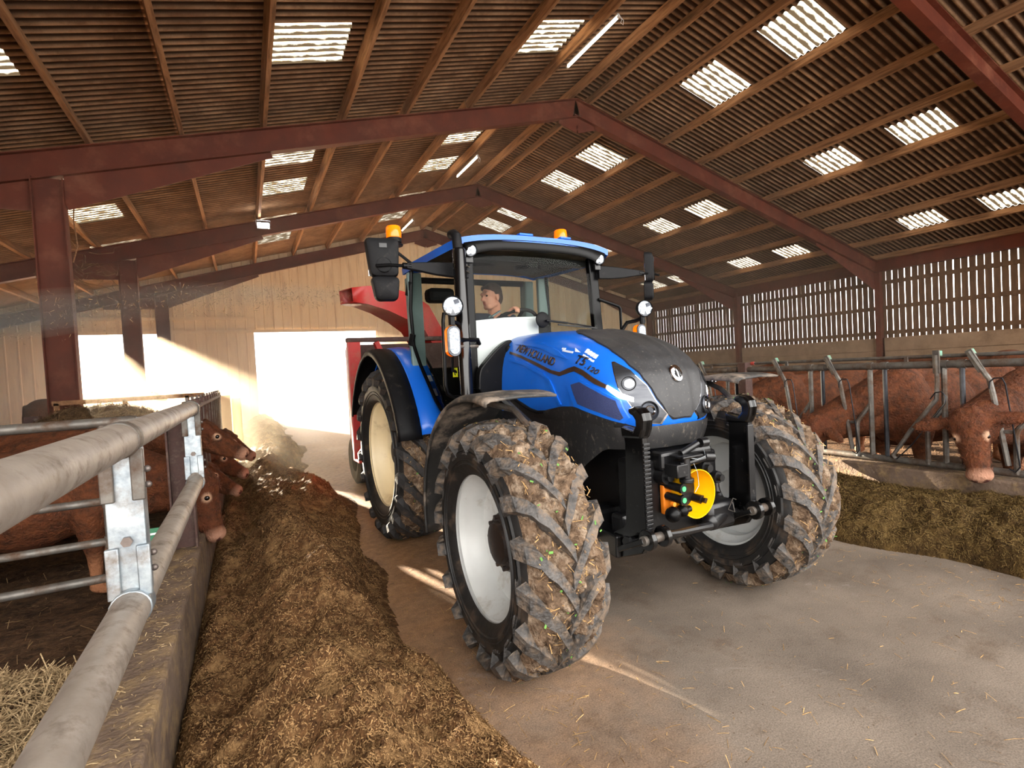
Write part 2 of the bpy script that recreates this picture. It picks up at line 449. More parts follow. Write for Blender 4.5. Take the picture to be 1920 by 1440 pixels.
def ibeam(m, p, q, depth, wd, up, tf=.016, tw=.012):
    """I section along p-q, 'up' points across the web; p,q at the middle of the section"""
    p, q, up = Vector(p), Vector(q), Vector(up).normalized()
    d = (q - p).normalized()
    up = (up - d * up.dot(d)).normalized()
    side = d.cross(up)
    M = Matrix((side, up, d)).transposed(); L = (q - p).length; c = (p + q) / 2
    m.box(c, (tw, depth - 2 * tf, L), M)
    for sg in (-1, 1): m.box(c + up * sg * (depth - tf) / 2, (wd, tf, L), M)
CX = -2.55; DC = .40; DR = .42
for i, y in enumerate(FY):
    root = thing('portal_frame', 'portal', 'portal frame', (0, 0, 0), kind='structure')
    root['label'] = ('red steel portal frame over the viewpoint', 'red steel portal frame nearest in view, crossing the top right corner',
                     'red steel portal frame over the tractor, with the big column by the pen', 'red steel portal frame before the hazy end bay', 'red steel portal frame against the cream end wall')[i]
    def raf(nm, s0, s1, side):
        m = MB(); a, b = rp(side, s0, y, -DR / 2), rp(side, s1, y, -DR / 2)
        ibeam(m, a, b, DR, .18, (side * SA, 0, CA)); return m.build(nm, M_steel, root)
    raf('rafter', 0.0, 15.1, -1); raf('rafter', 0.0, 12.7, 1)
    # apex haunch: a shallow gusset under the ridge
    m = MB(); fr = lambda u, v, t: (XR + u, y + t, ZR - .42 + v)
    m.prism([(-.5, -.15), (-.0, -.30), (.5, -.15), (.5, -.08), (0, .03), (-.5, -.08)], -.008, .008, fr)
    for sg in (-1, 1): m.bar((XR + sg * .5, y, ZR - .57), (XR, y, ZR - .72), .18, .016, (0, 1, 0))
    m.build('apex_gusset', M_steel, root)
    def haunch(side, s0, s1, dep):     # deep at s0 (column), vanishing at s1
        m = MB()
        A = Vector((XR + side * s0, y, rz(s0) - (DR + dep) / CA)); B = rp(side, s1, y, -DR + .0); C_ = Vector((XR + side * s0, y, rz(s0) - DR / CA + .02)); D_ = rp(side, s1, y, -DR + .02)
        for t in (-.006, .006): pass
        V = [p + Vector((0, t, 0)) for t in (-.006, .006) for p in (A, B, D_, C_)]
        m.add(V, [(0, 1, 2, 3), (7, 6, 5, 4), (0, 4, 5, 1)])
        m.bar(A, B, .18, .016, (0, 1, 0))
        m.build('haunch', M_steel, root)
    sc_ = XR - CX
    haunch(-1, sc_ - DC / 2, sc_ - DC / 2 - 2.9, .42); haunch(-1, sc_ + DC / 2, sc_ + DC / 2 + 1.6, .36)
    haunch(1, 12.55, 9.4, .5)
    if i > 0:
        m = MB(); ibeam(m, (CX, y, 0), (CX, y, rz(sc_ - .2) - DR / CA - .05), DC, .18, (1, 0, 0)); m.build('column', M_steel, root)
    m = MB(); ibeam(m, (20.45, y, 0), (20.45, y, rz(12.9) - .1), .42, .18, (1, 0, 0)); m.build('column', M_steel, root)
    if i > 0:
        m = MB(); ibeam(m, (-7.5, y, 0), (-7.5, y, rz(15.0)), .36, .18, (1, 0, 0)); m.build('column', M_steel, root)

# end wall: profiled cream boards, two door openings
wb = thing('wall_back', 'cream profiled boarding of the end wall with two open doorways', 'wall', kind='structure')
OPN = [(-5.7, -2.62, 3.50), (0.25, 5.15, 3.60)]
BW = 0.335
bmesh_cache = {}
x = -8.0
while x < 20.9:
    xc = x + BW / 2
    top = ZR + .2 - SL * abs(xc - XR)
    bot = 0.0
    for a, b, zt in OPN:
        if a < xc < b: bot = zt
    m = MB(); d = .02
    # trapezoid rib board: flat face with a raised standing rib at one edge
    pr = [(0, 0), (.05, 0), (.065, -.028), (.10, -.028), (.115, 0), (BW, 0), (BW, .03), (0, .03)]
    m = MB(); m.prism(pr, bot, top + .12, lambda u, v, t: (u, v, t))
    m.build('board', M_board, wb, loc=(x, YB, 0))
    x += BW
m = MB(); m.box2((-8, YB - .07, 3.98), (.1, YB - .02, 4.10)); m.build('ledger_rail', M_board, wb)
m = MB(); m.box2((-8, YB - .05, 3.5), (OPN[1][1] + .1, YB - .02, 3.62)); m.build('door_track', M_board, wb)

# side wall: concrete panels below, spaced vertical boards above
wr = thing('wall_right', 'concrete panels below spaced vertical boards along the far side', 'wall', kind='structure')
for b in range(4):
    for z0, z1 in ((0, .48), (.49, .97), (.98, 1.44), (1.45, 1.92)):
        m = MB(); m.box2((20.42, FY[b] + .1, z0), (20.56, FY[b + 1] - .1, z1)); m.build('concrete_panel', M_conc, wr, bevel=.01)
ybm = MB().box((0, 0, 1.35), (.025, .168, 2.72)).mesh('slat', M_yboard)
m = MB(); m.box2((20.565, -1.5, 0), (20.60, YB, 1.92)); m.build('wall_backing', M_conc, wr)
y = -1.5
while y < YB:
    inst('slat', ybm, wr, (20.62, y, 1.92), (random.uniform(-.004, .004), 0, 0)); y += .199
for z in (2.1, 3.0, 3.9):
    m = MB(); m.box2((20.56, -1.5, z - .07), (20.61, YB, z + .07)); m.build('wall_rail', M_yboard, wr)
m = MB(); m.box2((20.4, -1.5, 4.3), (20.66, YB, 4.9)); m.build('eave_beam', M_steel, wr)
wl = MB(); wl.box2((-7.8, -2, 0), (-7.7, YB, 4.2)); tag(wl.build('wall_left', M_conc), 'plain unseen side wall added to block light', 'wall', kind='structure')  # solid wall out of view, added to block light from this side

# hedge bank beyond the yard
hm = MB(); P = []
for i in range(60):
    xx = -20 + i * 1.4; hgt = 1.6 + .5 * fbm(xx * .3, 2)
    P.append([(xx, 46, -.1), (xx, 45.6 + .3 * fbm(xx, 1), hgt * .6), (xx, 46.6, hgt), (xx, 48.5, -.1)])
hm.grid(P); tag(hm.build('hedge_bank', M_hedge), 'pale hedge bank beyond the bright yard', 'hedge')
hm = MB(); hm.box2((-20, 40.8, -.1), (64, 41.1, .14)); tag(hm.build('kerb_wall', M_yard), 'low pale kerb across the yard outside', 'kerb')

# fluorescent tubes under the first left purlin
for lab, s, y0, y1 in (('lit fluorescent tube nearest in view under the roof', .93, 7.35, 8.95), ('lit fluorescent tube above the tractor cab, middle of the three', .89, 13.75, 15.35), ('lit fluorescent tube furthest down the ridge', .90, 20.25, 21.85)):
    t = thing('tube_light', lab, 'lamp', rp(-1, s + .28, (y0 + y1) / 2, .05), group='fluorescent tubes along the ridge')
    L2 = (y1 - y0) / 2
    m = MB(); m.box((0, 0, .045), (.05, 2 * L2 + .04, .035)); m.build('tube_holder', M_white, t, bevel=.005)
    m = MB(); m.cyl((0, -L2, 0), (0, L2, 0), .022, n=12); m.build('tube', M_tubeglow, t)
    for sg in (-1, 1):
        m = MB(); m.cyl((0, sg * L2, 0), (0, sg * (L2 + .04), 0), .026, n=12); m.build('end_cap', M_white, t)
    m = MB(); m.tube([(0, -L2 - .03, .0), (.02, -L2 - .08, -.08), (-.03, -L2 - .1, -.16), (.01, -L2 - .12, -.2), (.04, -L2 - .1, -.1), (.02, -L2, .05)], .006, 6); m.build('cable', M_white, t)
t = thing('floodlight', 'bright white floodlight on the purlin beside the far rafter', 'lamp', rp(-1, 6.9, 16.0, -.24))
m = MB(); m.box((0, .04, 0), (.34, .06, .22), (math.radians(-25), 0, 0)); m.build('housing', mat('dark_housing', (40, 40, 42), rough=.5), t, bevel=.01)
m = MB(); m.box((0, 0.0, -.015), (.30, .012, .18), (math.radians(-25), 0, 0)); m.build('lamp_face', M_flood, t)
m = MB(); m.tube([(-.18, .05, 0), (-.18, .05, .14), (.18, .05, .14), (.18, .05, 0)], .01, 6); m.build('bracket', M_galv, t)
# ------------------------------------------------------------------ feed kerbs and barriers
kb = MB(); kb.box2((-.56, -1.5, -.02), (-.36, 11.0, .40)); kl = tag(kb.build('feed_kerb', M_kerb, bevel=.018), 'low concrete feed kerb under the galvanised rails on the pen side', 'kerb', kind='structure')
kb = MB(); kb.box2((5.46, -1.0, -.02), (5.74, 16.0, .41)); kr = tag(kb.build('feed_kerb', M_kerb, bevel=.018), 'concrete feed kerb with a sunlit patch below the headlocks', 'kerb', kind='structure')

FX = -.36
t = thing('feed_barrier', 'two thick galvanised rails on clamped plates above the feed kerb', 'barrier', (FX, 0, 0))
m = MB(); m.tube([(0, -.6, 1.395), (0, 2.05, 1.395)], .053, 20); m.tube([(0, 2.05, 1.395), (0, 4.28, 1.395)], .0505, 20); m.build('upper_rail', M_gpipe, t, sharp=50)
m = MB(); m.tube([(0, -.6, .875), (0, 2.0, .875)], .053, 20); m.tube([(0, 2.0, .875), (0, 4.15, .875), (0, 4.24, .905), (0, 4.28, .95)], .0505, 20); m.build('lower_rail', M_gpipe, t, sharp=50)
for y, zs in ((1.98, (1.395, .875)), (4.22, (1.395, .875))):
    m = MB(); m.box((0, y, 1.135), (.098, .012, .50)); m.box((.046, y + .03, 1.135), (.008, .06, .46)); m.box((-.046, y + .03, 1.135), (.008, .06, .46))
    p = m.build('post_plate', M_galv, t, bevel=.003)
    for z in zs:
        m = MB(); m.tube([(0, y - .035, z), (0, y + .035, z)], .0575, 20)
        sg = 1 if z < 1.1 else -1
        for sx in (-1, 1): m.box((sx * .04, y - .012, z + sg * .11), (.036, .016, .16))
        m.build('clamp', M_gdark if z > 1.1 else M_galv, p, bevel=.004)
        for sx, zz in ((.062, .10), (.062, .15)):
            m = MB(); m.cyl((.045, y + .025, z + sg * zz), (.062, y + .025, z + sg * zz), .009, n=8); m.sphere((.060, y + .025, z + sg * zz), .011, 8, 6); m.build('bolt', M_bolt, p)
    m = MB(); m.cyl((0, y - .02, 1.08), (0, y, 1.08), .016, n=6); m.build('bolt', M_bolt, p)
t = thing('fence_post', 'dark brown steel post behind the second clamp plate on the kerb', 'post', (FX - .095, 4.36, .40))
m = MB(); ibeam(m, (0, 0, 0), (0, 0, .97), .15, .11, (1, 0, 0), .012, .01); m.build('stem', M_rust, t)

# pen gate across the near end of the pen
t = thing('pen_gate', 'tubular grey steel gate across the pen behind the near rails', 'gate', (-.62, 3.9, 0))
for z, r in ((1.36, .03), (.885, .024), (.64, .024), (.42, .026)):
    m = MB(); m.tube([(0 if z > 1 else -.18, 0, z), (-4.2, 0, z)], r, 12)
    m.build('rail', M_gdark, t)
for xx, z0, z1, r in ((-.17, .40, 1.36, .026), (-.82, .40, .885, .022), (-.98, .885, 1.36, .024), (-1.9, .40, 1.36, .024), (-2.9, .4, 1.36, .024), (-4.2, .05, 1.4, .03)):
    m = MB(); m.cyl((xx, 0, z0), (xx, 0, z1), r, n=12)
    for zc in (.885, .64, .42): m.cyl((xx, 0, zc - .035), (xx, 0, zc + .035), r + .006, n=12)
    m.build('upright', M_gdark, t)
m = MB(); m.box((0.03, 0, 1.30), (.07, .012, .16)); m.build('hinge_plate', M_galv, t, bevel=.004)

def headlock(root, y0, is_open, mats, zb=.45, zt=1.375, flip=1):
    """one feeding place: fixed posts, swinging neck bar, bracket, brace and rod loop; root at the fence line"""
    G, D = mats
    def T(nm, pts, r, mt, n=8):
        m = MB(); m.tube([(0.0 + dx, y0 + dy, z) for dy, z, dx in pts], r, n); m.build(nm, mt, root)
    T('fixed_post', [(0, zb, 0), (0, zt, 0)], .024, G); T('dark_post', [(-.135, zb, 0), (-.135, zt, 0)], .021, D)
    if is_open: T('neck_bar', [(.04, 1.46, -.03), (.04, 1.20, -.03), (.05, 1.06, -.03), (.26, .76, -.03), (.42, .5, -.03), (.40, .47, -.03)], .02, G)
    else: T('neck_bar', [(.42, 1.48, -.03), (.35, 1.345, -.03), (.29, 1.24, -.03), (.265, 1.1, -.03), (.18, .52, -.03)], .021, G)
    yb_ = .04 if is_open else .40
    m = MB()
    rot = (0, 0, 0) if is_open else (math.radians(-26), 0, 0)
    m.box((-.035, y0 + yb_ - (0 if is_open else .02), 1.40), (.018, .055, .21), rot); m.build('bracket', M_gdark, root, bevel=.004)
    m = MB(); m.box((.0, y0 + yb_ + (.0 if is_open else .02), 1.475), (.05, .05, .05), rot); m.build('latch_block', M_latch, root, bevel=.006)
    T('brace', [(0, 1.0, -.0), (.12, .82, -.02), (.13, .78, -.02), (.13, zb, -.02)], .021, G)
    if is_open: T('rod_loop', [(.09, 1.06, -.05), (.05, 1.12, -.05), (0, 1.13, -.05), (-.03, 1.09, -.05), (-.02, 1.02, -.05), (.25, .62, -.05), (.38, .47, -.05)], .006, D, 6)
    else: T('rod_loop', [(.285, 1.16, -.05), (.28, 1.22, -.05), (.25, 1.25, -.05), (.2, 1.25, -.05), (.18, 1.2, -.05), (.10, .52, -.05), (.13, .475, -.05), (.17, .5, -.05)], .006, D, 6)
    m = MB(); m.box((-.015, y0 + .165, .80), (.05, .09, .025)); m.build('pivot', M_gdark, root, bevel=.003)
M_latch = mat('green_latch', (92, 150, 124), (70, 104, 90), 14, .6, dust=(110, 92, 74), dscale=14, damt=.4)
M_dkpost = mat('dark_rubbed_post', (58, 60, 64), (36, 36, 40), 8, .35, .7)
RX = 5.6
t = thing('headlock_barrier', 'grey headlock feed barrier with green latches before the red cattle', 'barrier', (RX, 0, 0))
for y0, y1, nm, z, r, dx in ((-.8, 4.40, 'top_rail', 1.375, .034, 0), (4.50, 12, 'top_rail', 1.375, .034, 0), (-.8, 4.34, 'latch_rail', 1.45, .017, .05), (4.52, 12, 'latch_rail', 1.45, .017, .05), (-.8, 12, 'bottom_rail', .455, .032, 0)):
    m = MB(); m.tube([(dx, y0, z), (dx, y1, z)], r, 12); m.build(nm, M_gdark, t)
for i, y0 in enumerate((-.12, .50, 1.12, 1.74, 2.36, 2.98, 3.60, 4.72, 5.34, 5.96, 6.58, 7.2, 7.82)):
    headlock(t, y0, i == 4, (M_gdark, M_dkpost))
    m = MB()
    for dy in (0, -.135): m.cyl((0, y0 + dy - .03, 1.375), (0, y0 + dy + .03, 1.375), .040, n=12)
    tag(m.build('rail_collar', M_gdark, t), kind='stuff')
for y0 in (1.43, 2.67, 3.9, 5.0):
    m = MB(); m.box((.03, y0, 1.42), (.02, .03, .07)); m.build('rail_lug', M_gdark, t)
t = thing('fence_post', 'dark brown box post in the headlock barrier, red cap on its rail', 'post', (RX, 4.45, 0))
m = MB(); m.box((0, 0, .73), (.13, .11, 1.47)); m.build('stem', M_rust, t, bevel=.006)
m = MB(); m.cyl((.05, -.06, 1.45), (.05, -.10, 1.45), .022, n=10); m.build('rail_end', mat('red_cap', (170, 60, 50), rough=.5), t)

# old brown headlocks along the far part of the pen side
t = thing('headlock_barrier', 'brown headlock barrier beyond the clamped rails, heads poking through', 'barrier', (FX - .08, 0, 0))
for nm, z, r in (('top_rail', 1.36, .03), ('bottom_rail', .43, .03)):
    m = MB(); m.tube([(0, 4.5, z), (0, 10.4, z)], r, 10); m.build(nm, M_rust, t)
for k in range(12):
    y0 = 4.75 + k * .48
    m = MB(); m.tube([(0, y0, .43), (0, y0, 1.36)], .02, 8); m.build('fixed_post', M_rust, t)
    m = MB(); m.tube([(.01, y0 + .15, 1.42), (.01, y0 + .12, 1.2), (.01, y0 + .04, .85), (.01, y0 + .2, .45)], .018, 8); m.build('neck_bar', M_gdark, t)
    m = MB(); m.box((0, y0 + .13, 1.40), (.05, .16, .06)); m.box((.0, y0 + .13, 1.30), (.03, .05, .16)); m.build('latch_box', M_rust, t, bevel=.004)
    m = MB(); m.cyl((0, y0 + .2, 1.42), (0, y0 + .2, 1.46), .012, n=8); m.build('latch_pin', M_bolt, t)
for (x_, y_, z1, lab) in ((-.38, 10.6, 1.36, 'pale timber post at the far end of the brown headlocks'), (-.2, 11.3, 1.28, 'round pale post standing past the headlocks in the haze')):
    o = MB().cyl((0, 0, 0), (0, 0, z1), .085, .08, 14) if 'round' in lab else MB().box((0, 0, z1 / 2), (.2, .12, z1))
    tag(o.build('gate_post', M_board, loc=(x_, y_, 0), bevel=.01), lab, 'post')
# rail across the pen at the column and brown guard post
t = thing('pen_rail', 'pale timber rail across the pen beside the big column', 'rail', (-.75, 10.2, 0))
m = MB(); m.box((-.9, 0, 1.40), (2.0, .05, .07)); m.build('bar', M_timber, t)
for xx in (-.15, -1.0, -1.85):
    m = MB(); m.box((xx, 0, .70), (.06, .05, 1.40)); m.build('stake', M_timber, t)
t = tag(MB().box((0, 0, .61), (.18, .14, 1.24)).build('guard_post', M_rust, loc=(-2.86, 10.1, 0), bevel=.006), 'dark stub post against the big red column', 'post')

# ------------------------------------------------------------------ silage heaps and straw
M_sil = mat('silage', (112, 80, 50), (56, 38, 24), 46, .9, bump=1.0, bscale=70, spec=.1, coord='World', dust=(158, 124, 84), dscale=7, damt=.35, detail=9)
M_sil2 = mat('green_silage', (76, 57, 31), (36, 26, 14), 36, .9, bump=1.0, bscale=70, spec=.1, coord='World', dust=(104, 82, 46), dscale=9, damt=.35, detail=9)
M_str = mat('straw_blade', (196, 160, 108), (120, 88, 52), 60, .75, spec=.2, coord='World')
M_strg = mat('silage_blade', (178, 140, 94), (66, 45, 27), 170, .8, spec=.15, coord='World')
M_strgr = mat('green_silage_blade', (120, 96, 54), (46, 36, 18), 150, .8, spec=.15, coord='World')
M_strd = mat('dark_straw_blade', (126, 100, 70), (70, 50, 32), 9, .8, spec=.15, coord='World')
M_strp = mat('pale_straw', (186, 162, 124), (112, 88, 60), 80, .8, spec=.15, coord='World')
M_muck = mat('dark_bedding', (92, 68, 48), (46, 33, 23), 14, .9, bump=.8, bscale=40, spec=.15, coord='World')

def blades(pts, nrm, ln, wd, up=.35):
    """thin straw blades lying on points with normals: one mesh of quads (numpy)"""
    n = len(pts)
    d = rng.normal(size=(n, 3)); d -= (d * nrm).sum(1)[:, None] * nrm * 0.8
    d /= np.linalg.norm(d, axis=1)[:, None]
    s = np.cross(d, nrm + rng.normal(size=(n, 3)) * .4); s /= np.linalg.norm(s, axis=1)[:, None] + 1e-9
    L = (ln[0] + (ln[1] - ln[0]) * rng.random(n) ** 1.6)[:, None]; W = (wd * (.6 + .8 * rng.random(n)))[:, None]
    a = pts - d * L * .5; b = pts + d * L * .5 + nrm * (up * L * rng.random((n, 1)))
    mid = (a + b) / 2 + nrm * L * .03
    V = np.stack([a - s * W, a + s * W, mid + s * W, mid - s * W, b + s * W, b - s * W], 1).reshape(-1, 3)
    base = np.arange(n)[:, None] * 6
    F = np.concatenate([base + np.array([0, 1, 2, 3]), base + np.array([3, 2, 4, 5])], 1).reshape(-1, 4)
    return V, F
def np_mesh(name, V, F, mt, smooth=False):
    me = bpy.data.meshes.new(name)
    me.vertices.add(len(V)); me.vertices.foreach_set('co', np.ascontiguousarray(V, np.float32).ravel())
    k = F.shape[1]
    me.loops.add(F.size); me.loops.foreach_set('vertex_index', np.ascontiguousarray(F, np.int32).ravel())
    me.polygons.add(len(F)); me.polygons.foreach_set('loop_start', np.arange(0, F.size, k, dtype=np.int32))
    me.polygons.foreach_set('use_smooth', [smooth] * len(F))
    me.update(calc_edges=True); me.materials.append(mt)
    o = bpy.data.objects.new(name, me); COL.objects.link(o); return o
def vnoise(x, y, seed=0):
    """cheap numpy value noise"""
    xi, yi = np.floor(x).astype(int), np.floor(y).astype(int); xf, yf = x - xi, y - yi
    u, v = xf * xf * (3 - 2 * xf), yf * yf * (3 - 2 * yf)
    def hsh(i, j):
        k = np.sin((i * 127.1 + j * 311.7 + seed * 74.7)) * 43758.5453
        return k - np.floor(k)
    return (hsh(xi, yi) * (1 - u) + hsh(xi + 1, yi) * u) * (1 - v) + (hsh(xi, yi + 1) * (1 - u) + hsh(xi + 1, yi + 1) * u) * v
def vf(x, y, s, o=4, seed=0):
    r = 0; a = .5
    for k in range(o): r = r + a * (vnoise(x * s, y * s, seed + k) - .5) * 2; a *= .5; s *= 2.03
    return r
def heap(name, xs, ys, hfun, mt, label, cat, nb, ln, wd, bmt, ylim=None, kind='stuff', up=.35, minh=.02):
    X, Y = np.meshgrid(xs, ys); Z = hfun(X, Y)
    V = np.stack([X, Y, Z], -1).reshape(-1, 3); nx, ny = len(xs), len(ys)
    i = (np.arange(ny - 1)[:, None] * nx + np.arange(nx - 1)[None, :]).ravel()
    F = np.stack([i, i + 1, i + nx + 1, i + nx], 1)
    keep = V[F][:, :, 2].max(1) > .004
    F = F[keep]
    o = np_mesh(name, V, F, mt, True); tag(o, label, cat, kind=kind)
    y0, y1 = ylim or (ys[0], ys[-1])
    k = nb * 3
    # denser near the camera
    py = y0 + (y1 - y0) * rng.random(k) ** 1.7; px = xs[0] + (xs[-1] - xs[0]) * rng.random(k)
    pz = hfun(px, py); ok = pz > minh; px, py, pz = px[ok][:nb], py[ok][:nb], pz[ok][:nb]
    e = .012
    nr = np.stack([-(hfun(px + e, py) - pz) / e, -(hfun(px, py + e) - pz) / e, np.ones_like(px)], 1); nr /= np.linalg.norm(nr, axis=1)[:, None]
    Vb, Fb = blades(np.stack([px, py, pz + .004], 1), nr, ln, wd, up)
    b = np_mesh('loose_blades', Vb, Fb, bmt); b.parent = o; b['kind'] = 'stuff'
    return o
def lumps(X, Y, s, seed, wx=.35):
    """rounded clods: soft domes with creases between them"""
    x = X + wx / s * vf(X, Y, s * .9, 2, seed + 50); y = Y + wx / s * vf(X + 7, Y, s * .9, 2, seed + 60)
    n = vf(x, y, s, 2, seed)
    return 1 - np.abs(n) * 2.0
def h_left(X, Y):
    right = .84 + .13 * np.sin(Y * 1.15 + .4) + .16 * vf(X * 0, Y, .9, 3, 3)
    u = np.clip((X + .36) / (right + .36), 0, 1.3)
    prof = np.clip(1 - (np.abs(u - .50) / .5) ** 2.0, 0, 1)
    crest = np.clip(1 - np.abs(u - .62 - .12 * np.sin(Y * 2.1)) / .42, 0, 1) ** 1.2
    base = .10 + .05 * vf(X * .4, Y, .6, 3, 9)
    h = np.sqrt(prof) * base + crest * (.19 + .13 * vf(X * .25, Y, .8, 2, 15))
    mask = np.clip(prof * 3.0, 0, 1)
    h = h + mask * (.13 * lumps(X, Y, 1.8, 21) + .075 * lumps(X, Y, 4.0, 33) + .04 * lumps(X, Y, 9, 44) + .020 * vf(X, Y, 24, 3, 24)) - mask * .10
    trough = np.exp(-((X + .12) / .13) ** 2) * .07
    return np.where(u < 1.15, np.maximum(h - trough * mask, -.01), -.02)
ys = np.concatenate([np.arange(.9, 4.5, .016), np.arange(4.5, 9, .03), np.arange(9, 22.0, .08)])
heap('silage_heap', np.arange(-.36, 1.2, .016), ys, h_left, M_sil, 'long ridge of brown silage heaped along the pen kerb', 'silage', 130000, (.004, .022), .0017, M_strg, (.9, 12))
def h_right(X, Y):
    left = 4.28 + .10 * np.sin(Y * 1.3) + .16 * vf(X * 0, Y, 1.1, 3, 5)
    u = np.clip((X - left) / (5.5 - left), -.3, 1.05)
    prof = np.clip(u * 2.6, 0, 1) ** .6 * np.clip((1.3 - u) * 1.9, 0, 1)
    mask = np.clip(prof * 3, 0, 1)
    h = prof * (.27 + .07 * vf(X, Y, 1.0, 3, 8)) + mask * (.07 * lumps(X, Y, 2.2, 71) + .045 * lumps(X, Y, 5.0, 81) + .026 * lumps(X, Y, 12, 91) + .010 * vf(X, Y, 34, 2, 32) - .03)
    return np.where((u > 0) & (X < 5.47), h, -.02)
heap('silage_heap', np.arange(4.0, 5.48, .018), np.concatenate([np.arange(-.4, 5, .018), np.arange(5, 16, .06)]), h_right, M_sil2, 'green brown silage ridge along the kerb by the headlocks, top sunlit', 'silage', 90000, (.006, .04), .0018, M_strgr, (0, 7))
def h_pen(X, Y):
    d = np.clip(1 - ((X + 1.05) / .62) ** 2, 0, 1) * np.clip(1 - ((Y - 2.2) / 1.3) ** 2, 0, 1)
    return .03 + .42 * d * (1 + .4 * vf(X, Y, 2.2, 3, 60)) + .035 * vf(X, Y, 5, 3, 61)
heap('bedding', np.arange(-7.6, -.55, .05), np.concatenate([np.arange(-.5, 4, .04), np.arange(4, 11, .1)]), h_pen, M_muck, 'dark trodden bedding with a straw mound inside the pen gate', 'bedding', 9000, (.03, .13), .0016, M_strd, (1, 9))
k = 34000
px = rng.normal(-1.0, .34, k); py = rng.normal(2.15, .6, k); pz = h_pen(px, py)
ok = (px < -.58) & (pz > .06)
Vb, Fb = blades(np.stack([px, py, pz + .02 * rng.random(k)], 1)[ok], np.tile((0, 0, 1.), (ok.sum(), 1)), (.03, .13), .0016, .55)
tag(np_mesh('loose_straw', Vb, Fb, M_strp), 'pale loose straw piled inside the pen by the kerb', 'straw', kind='stuff')
def h_rpen(X, Y): return .04 + .04 * vf(X, Y, 3, 3, 71)
heap('bedding', np.arange(5.74, 12, .12), np.arange(-1, 14, .12), h_rpen, M_muck, 'dark bedding under the cattle behind the headlocks', 'bedding', 4000, (.04, .16), .002, M_strd, (0, 8))
# straw bits on the floor and kerb
k = 11000
px = rng.random(k) * 5.6 - .2; py = .6 + 7 * rng.random(k) ** 1.3
dens = np.exp(-((px - .9) / .7) ** 2) + .8 * np.exp(-((px - 4.2) / .6) ** 2) + .16
ok = rng.random(k) < dens
nr = np.tile((0, 0, 1.), (ok.sum(), 1))
Vb, Fb = blades(np.stack([px, py, np.full(k, .003)], 1)[ok], nr, (.008, .075), .0012, .06)
tag(np_mesh('straw_litter', Vb, Fb, M_str), 'straw bits scattered over the concrete floor', 'straw', kind='stuff')
k = 900
px = np.concatenate([rng.random(k) * .18 - .55, rng.random(k) * .25 + 5.47]); py = np.concatenate([1 + 4 * rng.random(k), 5 * rng.random(k)])
Vb, Fb = blades(np.stack([px, py, np.where(px < 0, .402, .412)], 1), np.tile((0, 0, 1.), (2 * k, 1)), (.006, .045), .0014, .15)
tag(np_mesh('kerb_litter', Vb, Fb, M_strp), 'chaff and straw lying along both kerb tops', 'straw', kind='stuff')
# stacked hay behind the gate and by the column
def mound(name, cx, cy, rx, ry, hz, z0, lab, nb, mt=M_strd, base=None):
    def hf(X, Y): 
        d = 1 - ((X - cx) / rx) ** 2 - ((Y - cy) / ry) ** 2
        return np.where(d > 0, z0 + hz * np.sqrt(np.clip(d, 0, 1)) + .05 * vf(X, Y, 4, 3, 77), 0)
    o = heap(name, np.arange(cx - rx, cx + rx, .06), np.arange(cy - ry, cy + ry, .06), hf, base or M_muck, lab, 'hay', nb, (.05, .16), .0022, mt, (cy - ry, cy + ry), up=.5, minh=.2)
    return o
mound('hay_mound', -1.9, 9.4, .95, .6, .55, .78, 'rough brown hay mound in the pen before the big column', 5000)

# dried twigs hanging by the big column, green plate by the rail post
t = thing('dry_vine', 'tangle of dry twigs hanging under the roof beside the big column', 'vine', (-2.75, 12.4, 3.9))
m = MB(); rr = random.Random(3)
m.tube([(.16, .0, 1.78), (.12, .0, 1.60), (.10, .0, 1.45), (.05, .02, .9), (.09, -.02, .4), (.0, 0, .1)], .012, 6); m.build('stem', M_timber, t)
for k in range(46):
    p = Vector((rr.gauss(0, .32), rr.gauss(0, .15), rr.gauss(.0, .22))); m = MB(); pts = [p]
    for q in range(4): p = p + Vector((rr.gauss(.03, .10), rr.gauss(0, .05), rr.gauss(-.04, .08))); pts.append(p)
    m.tube(pts, [.007, .006, .005, .004, .002], 4); m.build('twig', M_strd, t)
t = tag(MB().box((0, 0, 0), (.22, .02, .13)).build('green_plate', mat('green_plastic', (40, 110, 74), (30, 92, 62), 6, .5), loc=(-.60, 4.02, .585), bevel=.004), 'small green plastic plate behind the clamped rail post', 'plate')
MB().box((0, -.012, .03), (.22, .006, .012)).build('white_edge', M_white, t)
MB().box((-.03, 0, -.28), (.03, .03, .46)).build('stake', M_gdark, t)
HZ = [(1.16, -.315, .33), (1.18, -.35, .375), (1.22, -.368, .395), (1.30, -.372, .405), (1.40, -.355, .41), (1.48, -.325, .405), (1.56, -.25, .395), (1.63, -.15, .378), (1.69, -.015, .352), (1.735, .13, .325), (1.765, .29, .29), (1.785, .46, .24), (1.796, .64, .17), (1.80, .80, .08), (1.801, .90, .0)]
def hood_rows(y_rear=.97, n=28, pw_=2.9, Lf=.5):
    rows = []
    for z, yf, w in HZ:
        w = w * 1.03
        row = []
        Lz = min(Lf, y_rear - yf)
        for j in range(-n, n + 1):
            t = j / n
            # first 45% of the parameter runs along the straight side
            a = abs(t)
            if a > .6:
                q = (a - .6) / .4
                x = w; y = yf + Lz + (y_rear - yf - Lz) * q
            else:
                ph = a / .6 * PI / 2
                x = w * math.sin(ph) ** (2 / pw_); y = yf + Lz * (1 - math.cos(ph) ** (2 / pw_))
            row.append((math.copysign(x, t) if t else 0.0, y, z))
        rows.append(row)
    return rows
